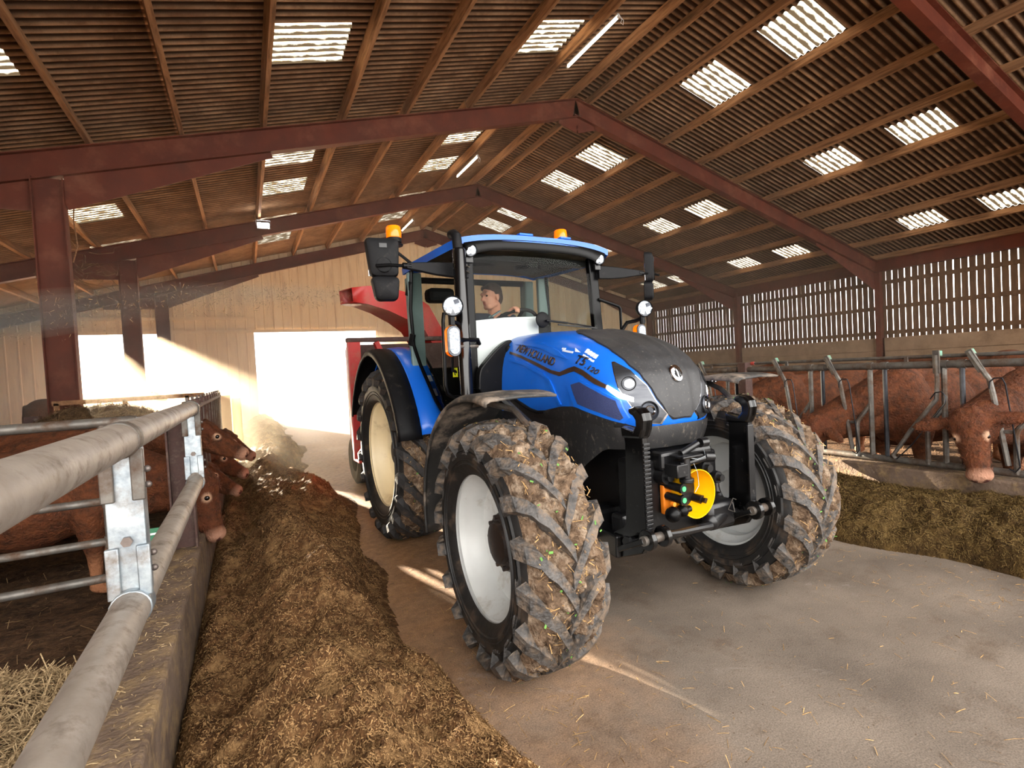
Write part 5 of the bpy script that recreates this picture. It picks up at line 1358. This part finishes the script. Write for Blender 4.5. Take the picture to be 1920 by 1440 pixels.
# ------------------------------------------------------------------ red straw blower behind the tractor
BL = thing('straw_blower', 'red straw blower with raised side chute hitched behind the blue tractor', 'straw blower', (2.106 - .0337 * 3.6, 2.468 + 3.6, 0), 0.0337)
def bb(nm, a, b, mt, bev=.01): return MB().box2(a, b).build(nm, mt, BL, bevel=bev)
bb('side_post', (-.945, .0, .62), (-.80, .08, 1.975), M_red); bb('side_post', (.80, 0, .62), (.945, .08, 1.975), M_red)
for s in (-1, 1):
    MB().bar((s * .92, .06, 1.28), (s * .56, 2.0, 1.28), .025, 1.34, (0, 0, 1)).build('side_panel', M_red, BL)
bb('header_beam', (-.95, -.01, 1.95), (.95, .09, 2.0), M_rust); bb('floor_beam', (-.9, 0, .56), (.9, .3, .66), M_red); bb('chassis', (-.5, .3, .5), (.5, 2.2, .66), M_red)
bb('inner_wall', (-.8, .5, .66), (.8, .56, 1.95), M_rust)
gp = smooth_poly([(-.80, .80), (-.62, .80), (-.60, 1.5), (-.64, 1.78), (-.72, 1.86), (-.80, 1.70)], 2)
MB().prism(gp, -.05, .03, lambda u, v, t: (u, t, v)).build('belt_guard', M_pink, BL, bevel=.03)
MB().bar((-.62, .02, 1.95), (-.44, .02, 1.5), .09, .06).build('brace', M_red, BL, bevel=.008)
MB().tube([(-.66, -.06, 1.0), (-.74, -.10, 1.1), (-.80, -.1, 1.2), (-.72, -.08, 1.32), (-.6, -.05, 1.36)], .012, 8).build('hose', M_ink, BL)
for y in (.6, 1.5):
    for s in (-1, 1):
        W = empty('wheel', (s * .50, y + .2, .36), 0, BL)
        MB().lathe([(.18, -.1), (.30, -.12), (.36, -.09), (.36, .09), (.30, .12), (.18, .1)], (0, 0, 0), (1, 0, 0), 32).build('tyre', M_rubber, W)
        MB().lathe([(.185, -.1), (.17, 0), (0, .0)], (0, 0, 0), (s, 0, 0), 24).build('rim', M_red, W)
# chute: bent box channel swung to the pen side
cpts = [((.42, .95, 1.75), .19, .17), ((.30, .85, 2.05), .19, .17), ((.08, .62, 2.28), .185, .17), ((-.20, .36, 2.385), .17, .16), ((-.50, .16, 2.45), .135, .15), ((-.76, .04, 2.475), .10, .14), ((-.93, -.02, 2.465), .075, .13)]
P = []
for i, (c, hh, wd) in enumerate(cpts):
    c = Vector(c); n0 = Vector(cpts[min(i + 1, len(cpts) - 1)][0]) - Vector(cpts[max(i - 1, 0)][0]); n0.normalize()
    sd = n0.cross(Vector((0, 0, 1))).normalized() if abs(n0.z) < .95 else Vector((.6, -.8, 0)); up = sd.cross(n0)
    P.append([c + sd * wd * a + up * hh * b for a, b in ((-1, -1), (1, -1), (1, 1), (-1, 1))])
m = MB(); m.grid(P, close_v=True); m.smooth = False
m.build('chute', M_red, BL, solid=.012, sharp=25)
MB().lathe([(.30, 0), (.30, .25), (.24, .28), (.0, .28)], (.25, .95, 1.45), (0, 0, 1), 28).build('turret', M_red, BL)
# ------------------------------------------------------------------ cattle: one continuous skin grown from overlapping volumes
def cap_prim(p, q, r1, r2, n=14, k=5):
    m = MB(); p, q = Vector(p), Vector(q); d = (q - p)
    L = d.length or 1e-4; d.normalize()
    prof = [(r1 * math.sin(a), -r1 * math.cos(a)) for a in np.linspace(0, PI / 2, k)] + [(r2 * math.cos(a), L + r2 * math.sin(a)) for a in np.linspace(0, PI / 2, k)]
    m.lathe(prof, p, d, n); return m
def ell_prim(c, r, R=None):
    m = MB(); m.sphere((0, 0, 0), r, 16, 10)
    R = R or Matrix.Identity(3); c = Vector(c)
    m.v = [tuple(R @ Vector(v) + c) for v in m.v]; return m
def grow(prims, voxel, it=4):
    m = MB()
    for p in prims: m.add(p.v, p.f)
    me = bpy.data.meshes.new('g'); me.from_pydata(m.v, [], m.f); me.update()
    bm = bmesh.new(); bm.from_mesh(me); bmesh.ops.remove_doubles(bm, verts=bm.verts, dist=1e-5); bmesh.ops.recalc_face_normals(bm, faces=bm.faces); bm.to_mesh(me); bm.free()
    o = bpy.data.objects.new('g', me); COL.objects.link(o)
    r = o.modifiers.new('r', 'REMESH'); r.mode = 'VOXEL'; r.voxel_size = voxel; r.use_smooth_shade = True
    s = o.modifiers.new('s', 'SMOOTH'); s.iterations = it; s.factor = .5
    dg = bpy.context.evaluated_depsgraph_get()
    out = bpy.data.meshes.new_from_object(o.evaluated_get(dg)); bpy.data.objects.remove(o)
    return out

M_coat = mat('red_coat', (102, 56, 29), (56, 30, 15), 16, .8, bump=.9, bscale=48, spec=.25, attr='tint', dust=(86, 42, 22), dscale=2.5, damt=.3)
M_fur = mat('red_fur', (118, 62, 36), (70, 34, 20), 30, .7, spec=.3)
M_eye = mat('dark_eye', (22, 12, 8), rough=.08)
M_tagr = mat('red_ear_tag', (226, 60, 40), rough=.5)
M_tago = mat('orange_ear_tag', (236, 150, 30), rough=.5)

def cow(label, poll, muz, nrm, withers, hips, scale=1.0, ear=(0.0, 0.0), fur=0, head_voxel=.016, tagc=None, ground=.04, legs=True, group=None):
    poll, muz, wi, hi = (Vector(v) for v in (poll, muz, withers, hips))
    ax = (muz - poll).normalized(); nz = Vector(nrm); nz = (nz - ax * nz.dot(ax)).normalized(); sd = nz.cross(ax)   # sd: the animal's left when facing along ax
    HL = (muz - poll).length; k = HL / .50
    H = lambda a, s, u: poll + (ax * a + sd * s + nz * u) * k
    RH = Matrix((ax, sd, nz)).transposed()
    pr = []
    pr += [cap_prim(H(.02, 0, -.06), H(.18, 0, -.07), .125 * k, .112 * k), cap_prim(H(.18, 0, -.07), H(.42, 0, -.085), .108 * k, .070 * k)]
    pr += [ell_prim(H(.45, 0, -.085), (.070 * k, .090 * k, .074 * k), RH), ell_prim(H(.47, 0, -.125), (.045 * k, .062 * k, .035 * k), RH)]
    pr += [cap_prim(H(.06, s * .055, -.15), H(.38, s * .028, -.135), .075 * k, .042 * k) for s in (-1, 1)]
    pr += [ell_prim(H(.150, s * .084, -.004), (.050 * k, .030 * k, .030 * k), RH) for s in (-1, 1)]
    pr += [ell_prim(H(.0, 0, .02), (.085 * k, .10 * k, .055 * k), RH), cap_prim(H(.03, -.06, .025), H(.03, .06, .025), .05 * k, .05 * k)]
    jr = random.Random(int(abs(poll.x * 100 + poll.y * 37)))
    pr += [ell_prim(H(jr.uniform(-.06, .11), jr.uniform(-.09, .09), jr.uniform(.03, .055)), (.030 * k, .024 * k, .026 * k), RH) for _ in range(16)]
    for i, s in enumerate((-1, 1)):
        e0, e1 = H(.02, s * .10, -.03), H(.06 + ear[i], s * .30, -.03 - abs(ear[i]) * .3)
        d = (e1 - e0).normalized(); Y_ = ax.cross(d).normalized(); X_ = d.cross(Y_)
        pr += [ell_prim((e0 + e1) / 2 + d * .03 * k, (.145 * k, .060 * k, .026 * k), Matrix((d, X_, Y_)).transposed()), cap_prim(H(.02, s * .06, -.03), e0 + d * .05 * k, .05 * k, .04 * k)]
    bd = (hi - wi); bl = bd.length; bx = bd.normalized(); by = Vector((0, 0, 1)).cross(bx).normalized()
    S = scale; RB = Matrix((bx, by, Vector((0, 0, 1)))).transposed()
    zt = lambda t: wi.lerp(hi, t)
    pr += [cap_prim(poll - nz * .02 * k - ax * .0 - Vector((0, 0, .06)) * k, wi + Vector((0, 0, -.16 * S)) - bx * .02, .135 * k, .25 * S), cap_prim(poll - Vector((0, 0, .10)) * k, wi - bx * .12 + Vector((0, 0, -.45 * S)), .11 * k, .17 * S)]
    pr += [ell_prim(zt(.0) + Vector((0, 0, -.36 * S)), (.32 * S, .29 * S, .40 * S), RB), ell_prim(zt(.30) + Vector((0, 0, -.38 * S)), (.52 * S, .36 * S, .39 * S), RB), ell_prim(zt(.62) + Vector((0, 0, -.38 * S)), (.52 * S, .37 * S, .39 * S), RB), ell_prim(zt(.98) + Vector((0, 0, -.30 * S)), (.36 * S, .31 * S, .33 * S), RB), cap_prim(wi - Vector((0, 0, .1 * S)), hi - Vector((0, 0, .09 * S)), .12 * S, .12 * S)]
    if legs:
        for t, zk in ((.02, 0), (1.02, 1)):
            for s in (-1, 1):
                b = zt(t) + by * s * .19 * S; g = ground
                if zk == 0:
                    sh = b + Vector((0, 0, -.52 * S)); kn = Vector((b.x, b.y, 0)) + Vector((0, 0, g + .34 * S)) - bx * .02; ft = Vector((b.x, b.y, g + .05)) - bx * .02
                    pr += [cap_prim(sh, kn, .125 * S, .062 * S), cap_prim(kn, ft + Vector((0, 0, .06)), .058 * S, .042 * S), cap_prim(ft + Vector((0, 0, .02)), ft - bx * .05 + Vector((0, 0, -.0)), .055 * S, .05 * S)]
                else:
                    hp = b + Vector((0, 0, -.34 * S)); st = b - bx * .12 * S + Vector((0, 0, -.62 * S)); hk = Vector((b.x, b.y, g + .44 * S)) + bx * .12 * S; ft = Vector((b.x, b.y, g + .05)) + bx * .06 * S
                    pr += [cap_prim(hp, st, .22 * S, .14 * S), cap_prim(st, hk, .125 * S, .062 * S), cap_prim(hk, ft + Vector((0, 0, .05)), .056 * S, .042 * S), cap_prim(ft, ft - bx * .06, .055 * S, .05 * S)]
        tl = zt(1.0) + bx * .30 * S + Vector((0, 0, -.12 * S))
        pr += [cap_prim(tl, tl + bx * .08 + Vector((0, 0, -.5 * S)), .04 * S, .025 * S), cap_prim(tl + bx * .08 + Vector((0, 0, -.5 * S)), tl + bx * .07 + Vector((0, 0, -.8 * S)), .03 * S, .05 * S)]
    me = grow(pr, head_voxel, 5)
    org = Vector((wi.x, wi.y, 0)); me.transform(Matrix.Translation(-org))
    me.materials.clear(); me.materials.append(M_coat)
    co = np.empty(len(me.vertices) * 3, np.float32); me.vertices.foreach_get('co', co); co = co.reshape(-1, 3) + np.array(org)
    col = np.zeros((len(co), 4), np.float32); col[:, :3] = lin((176, 130, 106))
    def dist(p): return np.linalg.norm(co - np.array(p), axis=1)
    mz = np.clip((.125 * k - dist(H(.50, 0, -.10))) / (.04 * k), 0, 1)
    col[:, 3] = mz
    for s in (-1, 1):
        e = np.clip((.047 * k - dist(H(.168, s * .100, -.004))) / (.022 * k), 0, 1)
        b = e > col[:, 3]; col[b, :3] = lin((206, 164, 134)); col[b, 3] = e[b] * .8
        nst = np.clip((.026 * k - dist(H(.512, s * .038, -.075))) / (.012 * k), 0, 1); b = nst > .1
        col[b, :3] = lin((70, 34, 28)); col[b, 3] = np.maximum(nst[b], .6)
    if legs:
        lo = np.clip((.42 * S - co[:, 2]) / (.25 * S), 0, .55); b = lo > col[:, 3]; col[b, :3] = lin((176, 120, 84)); col[b, 3] = lo[b]
    at = me.color_attributes.new('tint', 'FLOAT_COLOR', 'POINT'); at.data.foreach_set('color', col.ravel())
    o = bpy.data.objects.new('cow', me); COL.objects.link(o); o.location = org
    tag(o, label, 'cow', group)
    for s in (-1, 1):
        m = MB(); m.sphere(tuple(H(.168, s * .091, -.008) - org), .0225 * k, 14, 10); m.build('eye', M_eye, o)
    if tagc:
        e1 = H(.07 + ear[0], -.24, .0) - org
        m = MB(); m.box(e1 + Vector((-.0, -.03, 0)), (.05 * k, .012, .06 * k)); m.build('ear_tag', tagc, o, bevel=.004)
    if fur:
        n = len(co); vn = np.empty(n * 3, np.float32); me.vertices.foreach_get('normal', vn); vn = vn.reshape(-1, 3)
        hd = dist(poll + ax * .1); wgt = np.where(hd < .35, 3.0, 1.0) * (col[:, 3] < .15) * (co[:, 2] > .4)
        idx = rng.choice(n, size=fur, p=wgt / wgt.sum())
        Vb, Fb = blades(co[idx] - np.array(org) + rng.normal(size=(fur, 3)) * .006, vn[idx], (.015, .042), .0013, .5)
        f = np_mesh('fur', Vb, Fb, M_fur); f.parent = o; f['kind'] = 'stuff'
    return o

# pen side: heads through the brown barrier
cow('red cow with a white eye ring and pink muzzle, lowest head nearest the rails', (-.355, 4.80, .815), (-.195, 4.69, .36), (.95, -.20, .3), (-1.05, 4.98, 1.12), (-2.55, 5.1, 1.12), .92, (-.03, -.03), fur=6000)
cow('red cow in profile with its head raised above the lower rail end', (-.36, 5.45, 1.165), (-.005, 5.36, .945), (.42, -.12, .9), (-1.15, 5.85, 1.20), (-2.7, 6.0, 1.20), .94, (.08, .06), fur=4000)
cow('red cow with only its low muzzle showing behind the lowest head', (-.46, 6.52, .66), (-.095, 6.42, .42), (.5, -.1, .85), (-1.3, 6.8, 1.10), (-2.8, 6.95, 1.12), .90)
cow('red cow whose pink muzzle shows just below the raised head', (-.40, 7.20, .76), (-.021, 7.12, .49), (.5, -.1, .85), (-1.2, 7.66, 1.14), (-2.7, 7.8, 1.14), .90)
cow('red cow with a red ear tag, furthest of the heads through the barrier', (-.30, 8.10, .86), (.075, 8.0, .58), (.6, -.2, .8), (-1.15, 8.5, 1.14), (-2.7, 8.62, 1.14), .90, tagc=M_tagr)
cow('hazy pale cow far back in the pen before the open doorway', (-2.2, 15.4, 1.5), (-1.75, 15.3, 1.35), (.3, 0, .95), (-2.9, 15.6, 1.42), (-4.3, 15.8, 1.42), 1.05, head_voxel=.03)
# headlock side
cow('red cow looking out with a white eye ring, head low through the open headlock', (5.40, 2.12, .93), (5.22, 1.98, .455), (-.93, -.30, .25), (6.25, 1.96, 1.24), (7.8, 1.75, 1.26), 1.0, (-.03, -.03), fur=9000)
cow('red cow with curly poll, head down behind the far front tyre', (5.36, 3.46, .80), (5.12, 3.50, .36), (-.9, -.1, .3), (6.25, 3.05, 1.28), (7.85, 2.85, 1.30), 1.05, (.05, .05), fur=7000)
cow('red cow with sloping neck feeding, seen between the post and first latches', (5.40, 4.95, .78), (5.12, 4.95, .40), (-.9, 0, .3), (6.35, 4.45, 1.24), (7.9, 4.25, 1.26), 1.0, (.05, .05))
cow('red cow standing behind the brown box post', (5.5, 6.9, .80), (5.2, 6.95, .42), (-.9, 0, .3), (6.45, 6.5, 1.22), (8.0, 6.4, 1.24), 1.0)
cow('paler red cow whose back shows behind the face at the edge', (8.4, 2.2, 1.2), (8.2, 1.9, .95), (-.3, -.4, .9), (8.6, 2.95, 1.36), (8.9, 4.45, 1.36), 1.05)
cow('red cow standing across the pen behind the feeding cattle', (9.1, 7.3, 1.2), (8.9, 7.7, .95), (-.2, .4, .9), (9.2, 6.6, 1.30), (9.3, 5.1, 1.30), 1.0, head_voxel=.03)
# ------------------------------------------------------------------ driver, seated in the cab (own thing, placed in the tractor's axes)
M_skin = mat('skin', (206, 150, 124), (190, 130, 106), 12, .5, spec=.35, attr='tint')
M_hair = mat('brown_hair', (72, 50, 38), (46, 32, 24), 60, .6, bump=.6, bscale=160)
M_jack = mat('dark_navy_jacket', (40, 46, 58), (30, 35, 46), 14, .9, bump=.2)
M_shirt = mat('checked_shirt', (150, 172, 170), (70, 96, 104), 70, .8)
M_trou = mat('dark_trousers', (44, 48, 60), (34, 38, 48), 10, .9)
DR_ = thing('person', 'man in a dark jacket at the tractor wheel, head turned sideways', 'person', (2.106, 2.468, 0), 0.0337)
def pf(p): return Vector(p)
hc = Vector((.035, 1.90, 2.225))                        # middle of the head
fd = Vector((-.97, -.22, -.06)).normalized(); up_ = Vector((-.06, 0, 1)); up_ = (up_ - fd * up_.dot(fd)).normalized(); sd_ = up_.cross(fd)
RHd = Matrix((fd, sd_, up_)).transposed()
h = lambda f, s, u: hc + fd * f + sd_ * s + up_ * u
sk = [ell_prim(h(-.012, 0, .035), (.098, .078, .092), RHd), ell_prim(h(.030, 0, -.035), (.066, .060, .082), RHd), cap_prim(h(.055, -.022, -.088), h(.055, .022, -.088), .026, .026),
      cap_prim(h(.0, -.05, -.07), h(.06, -.02, -.095), .022, .02), cap_prim(h(.0, .05, -.07), h(.06, .02, -.095), .022, .02),
      cap_prim(h(.086, 0, .012), h(.112, 0, -.022), .010, .015), cap_prim(h(.095, -.012, -.028), h(.095, .012, -.028), .011, .011),
      cap_prim(h(.082, -.035, .030), h(.082, .035, .030), .016, .016), ell_prim(h(.06, 0, -.02), (.03, .05, .03), RHd),
      cap_prim(h(.086, -.018, -.052), h(.086, .018, -.052), .009, .009), cap_prim(h(.083, -.015, -.064), h(.083, .015, -.064), .010, .010),
      cap_prim(h(-.03, 0, -.06), Vector((.085, 1.965, 2.03)), .056, .062)]
for s in (-1, 1): sk += [ell_prim(h(-.012, s * .076, -.005), (.020, .010, .034), RHd), ell_prim(h(-.010, s * .076, -.035), (.010, .008, .012), RHd)]
SHR, SHL = Vector((-.125, 1.94, 2.022)), Vector((.295, 2.0, 2.022))     # shoulders (his right towards the near side)
hipc = Vector((.085, 2.02, 1.55))
hand = Vector((-.025, 1.395, 2.045)); hand2 = Vector((.235, 1.43, 1.965))
el1 = Vector((-.20, 1.72, 1.84)); el2 = Vector((.36, 1.75, 1.80))
body = [cap_prim(hipc, (.085, 2.0, 1.90), .15, .15), ell_prim((.085, 1.99, 1.88), (.20, .12, .19)), cap_prim(SHR, SHL, .062, .062)]
arms = [cap_prim(SHR, el1, .058, .048), cap_prim(el1, hand.lerp(el1, .18), .046, .032), cap_prim(SHL, el2, .058, .048), cap_prim(el2, hand2.lerp(el2, .18), .046, .032)]
legs_ = []
for s in (-1, 1):
    kn = Vector((.085 + s * .14, 1.55, 1.56)); an = Vector((.085 + s * .14, 1.42, 1.14))
    legs_ += [cap_prim(hipc + Vector((s * .09, 0, -.02)), kn, .088, .062), cap_prim(kn, an, .058, .042), cap_prim(an + Vector((0, .03, -.04)), an + Vector((0, -.16, -.05)), .042, .036)]
def hand_prims(c, el, side):
    """palm and five fingers closed over the wheel rim"""
    d = (c - el).normalized(); out = []
    x = Vector((0, 0, 1)).cross(d).normalized(); u = d.cross(x)
    out += [ell_prim(c - d * .035, (.042, .042, .020), Matrix((d, x, u)).transposed()), cap_prim(el.lerp(c, .80), c - d * .05, .028, .026)]
    for i, (o_, L_) in enumerate(((-.030, .85), (-.010, 1.0), (.010, .96), (.029, .78))):
        a = c + x * o_ * 1.05 + u * .006; b = a + (d * .034 - u * .006) * L_; e = b + (d * .012 - u * .030) * L_; g = e + (-d * .014 - u * .018) * L_
        out += [cap_prim(a - d * .01, b, .0105, .010), cap_prim(b, e, .010, .009), cap_prim(e, g, .009, .0075)]
    t0 = c - d * .05 + x * side * .032; t1 = c - d * .015 + x * side * .056 - u * .012; t2 = c + d * .012 + x * side * .050 - u * .03
    out += [cap_prim(t0, t1, .014, .0115), cap_prim(t1, t2, .0115, .009)]
    return out
hp = hand_prims(hand, el1, 1) + hand_prims(hand2, el2, -1)
arms_in = [cap_prim(SHR, el1, .045, .038), cap_prim(el1, hand - (hand - el1).normalized() * .04, .036, .026), cap_prim(SHL, el2, .045, .038), cap_prim(el2, hand2 - (hand2 - el2).normalized() * .04, .036, .026)]
me = grow(sk + hp + [cap_prim(hipc, (.085, 2.0, 1.90), .13, .13), ell_prim((.085, 1.99, 1.88), (.17, .10, .13)), cap_prim(SHR, SHL, .05, .05)] + arms_in, .0062, 3)
co = np.empty(len(me.vertices) * 3, np.float32); me.vertices.foreach_get('co', co); co = co.reshape(-1, 3)
col = np.zeros((len(co), 4), np.float32); col[:, :3] = lin((176, 96, 84))
for p, r, c in ((h(.09, 0, -.058), .026, (168, 88, 78)), (h(.082, -.034, .040), .016, (60, 42, 32)), (h(.082, .034, .040), .016, (60, 42, 32)), (h(.10, 0, -.02), .02, (206, 128, 106)), (h(.02, -.07, -.03), .035, (200, 120, 100))):
    e = np.clip((r - np.linalg.norm(co - np.array(p), axis=1)) / (r * .4), 0, 1) * .7; b = e > col[:, 3]; col[b, :3] = lin(c); col[b, 3] = e[b]
me.color_attributes.new('tint', 'FLOAT_COLOR', 'POINT').data.foreach_set('color', col.ravel())
me.materials.clear(); me.materials.append(M_skin)
bo = bpy.data.objects.new('body', me); COL.objects.link(bo); bo.parent = DR_
def garment(nm, pr, vx, mt, it=3):
    me = grow(pr, vx, it); me.materials.clear(); me.materials.append(mt)
    o = bpy.data.objects.new(nm, me); COL.objects.link(o); o.parent = DR_; return o
garment('jacket', body + arms, .010, M_jack)
garment('trousers', legs_ + [ell_prim(hipc + Vector((0, 0, -.02)), (.165, .14, .12))], .012, M_trou)
for s, (a, b) in enumerate(((h(-.04, -.055, -.135), h(.055, -.03, -.185)), (h(-.04, .055, -.135), h(.055, .03, -.185)))):
    m = MB(); m.bar(a, b, .05, .012, up_); m.build('shirt_collar', M_shirt, DR_, bevel=.004)
hair = [ell_prim(h(-.022, 0, .048), (.098, .083, .090), RHd), ell_prim(h(-.06, 0, .0), (.058, .074, .085), RHd), cap_prim(h(.05, -.045, .085), h(.05, .045, .085), .025, .025), cap_prim(h(-.005, -.074, .03), h(-.012, -.074, .0), .012, .008), cap_prim(h(-.005, .074, .03), h(-.012, .074, .0), .012, .008)]
garment('hair', hair, .0075, M_hair, 2)
for s in (-1, 1):
    m = MB(); m.sphere(tuple(h(.079, s * .031, .012)), .0105, 10, 8); m.build('eye', M_eye, bo)
m = MB(); rc = hand + (hand - el1).normalized() * .012; m.lathe([(.0105, -.003), (.0122, 0), (.0105, .003)], rc + Vector((.010, 0, .004)), (hand - el1), 14); m.build('ring', M_chrome, bo)
# ------------------------------------------------------------------ dust haze in the far bays and the blown straw stream
def vol_mat(name, dens, color, aniso, noise_scale=None, stretch=(1, 1, 1), lo=.4, hi=.7):
    m = bpy.data.materials.new(name); m.use_nodes = True
    N, L = m.node_tree.nodes, m.node_tree.links
    N.remove(N['Principled BSDF'])
    v = N.new('ShaderNodeVolumeScatter'); v.inputs['Color'].default_value = color + (1,); v.inputs['Density'].default_value = dens; v.inputs['Anisotropy'].default_value = aniso
    if noise_scale:
        tc = N.new('ShaderNodeTexCoord'); mp = N.new('ShaderNodeMapping'); mp.inputs['Scale'].default_value = stretch; L.new(tc.outputs['Object'], mp.inputs[0])
        n = N.new('ShaderNodeTexNoise'); n.inputs['Scale'].default_value = noise_scale; n.inputs['Detail'].default_value = 5; L.new(mp.outputs[0], n.inputs[0])
        r = N.new('ShaderNodeMapRange'); r.inputs[1].default_value = lo; r.inputs[2].default_value = hi; r.inputs[3].default_value = 0; r.inputs[4].default_value = dens
        L.new(n.outputs[0], r.inputs[0]); L.new(r.outputs[0], v.inputs['Density'])
    L.new(v.outputs[0], N['Material Output'].inputs['Volume'])
    return m
M_haze = vol_mat('dust_haze', .015, (1.0, .83, .62), .3)
hz = MB(); hz.add([(-7.6, 6.5, .02), (20.3, 6.5, .02), (20.3, YB - .12, .02), (-7.6, YB - .12, .02), (-7.6, 6.5, 3.9), (20.3, 6.5, 4.3), (20.3, YB - .12, 4.3), (-7.6, YB - .12, 3.9), (XR, 6.5, 7.6), (XR, YB - .12, 7.6)],
                  [(3, 2, 1, 0), (0, 1, 5, 8, 4), (2, 3, 7, 9, 6), (1, 2, 6, 5), (3, 0, 4, 7), (4, 8, 9, 7), (8, 5, 6, 9)])
o = hz.build('dust_haze', M_haze); tag(o, 'warm dusty haze filling the far bays of the barn', 'haze', kind='stuff')
M_low = vol_mat('low_dust', .036, (1.0, .84, .62), .45)
hz = MB(); hz.box2((-7.55, 9.5, .03), (4.6, YB - .13, 3.6))
tag(hz.build('low_dust', M_low), 'thick sunlit dust hanging before the back doorways', 'dust', kind='stuff')
# stream of chopped straw leaving the chute towards the pen
tip = Vector((1.12, 6.02, 2.47))
path = [tip, Vector((.3, 6.25, 2.50)), Vector((-.8, 6.6, 2.47)), Vector((-2.2, 7.1, 2.36)), Vector((-3.8, 7.7, 2.20)), Vector((-5.6, 8.3, 1.98))]
rad = [.10, .15, .21, .27, .34, .42]
m = MB(); m.tube(path, rad, 16)
inner = []
for f_ in (.74, .5):
    q = MB(); q.tube(path, [r * f_ for r in rad], 14); inner.append(q)
M_stream = vol_mat('straw_dust', 1.1, (.98, .76, .55), .2, 1.4, (.35, 1.2, 2.4), .30, .75)
o = m.build('straw_dust', M_stream); tag(o, 'streak of straw dust blown from the red chute over the pen', 'dust', kind='stuff')
for q in inner: q.build('dense_dust', M_stream, o)['kind'] = 'stuff'
k = 2600
tt = rng.random(k) ** .8 * (len(path) - 1.01); i0 = tt.astype(int); fr = (tt - i0)[:, None]
pa = np.array([tuple(p) for p in path]); ra = np.array(rad)
c = pa[i0] * (1 - fr) + pa[i0 + 1] * fr; r = (ra[i0] * (1 - fr[:, 0]) + ra[i0 + 1] * fr[:, 0])
g = rng.normal(size=(k, 3)) * .5; pts = c + g * r[:, None]
dirv = pa[i0 + 1] - pa[i0]; dirv /= np.linalg.norm(dirv, axis=1)[:, None]
Vb, Fb = blades(pts, rng.normal(size=(k, 3)), (.01, .05), .0016, .1)
tag(np_mesh('flying_straw', Vb, Fb, M_str), 'chopped straw flying from the chute', 'straw', kind='stuff')
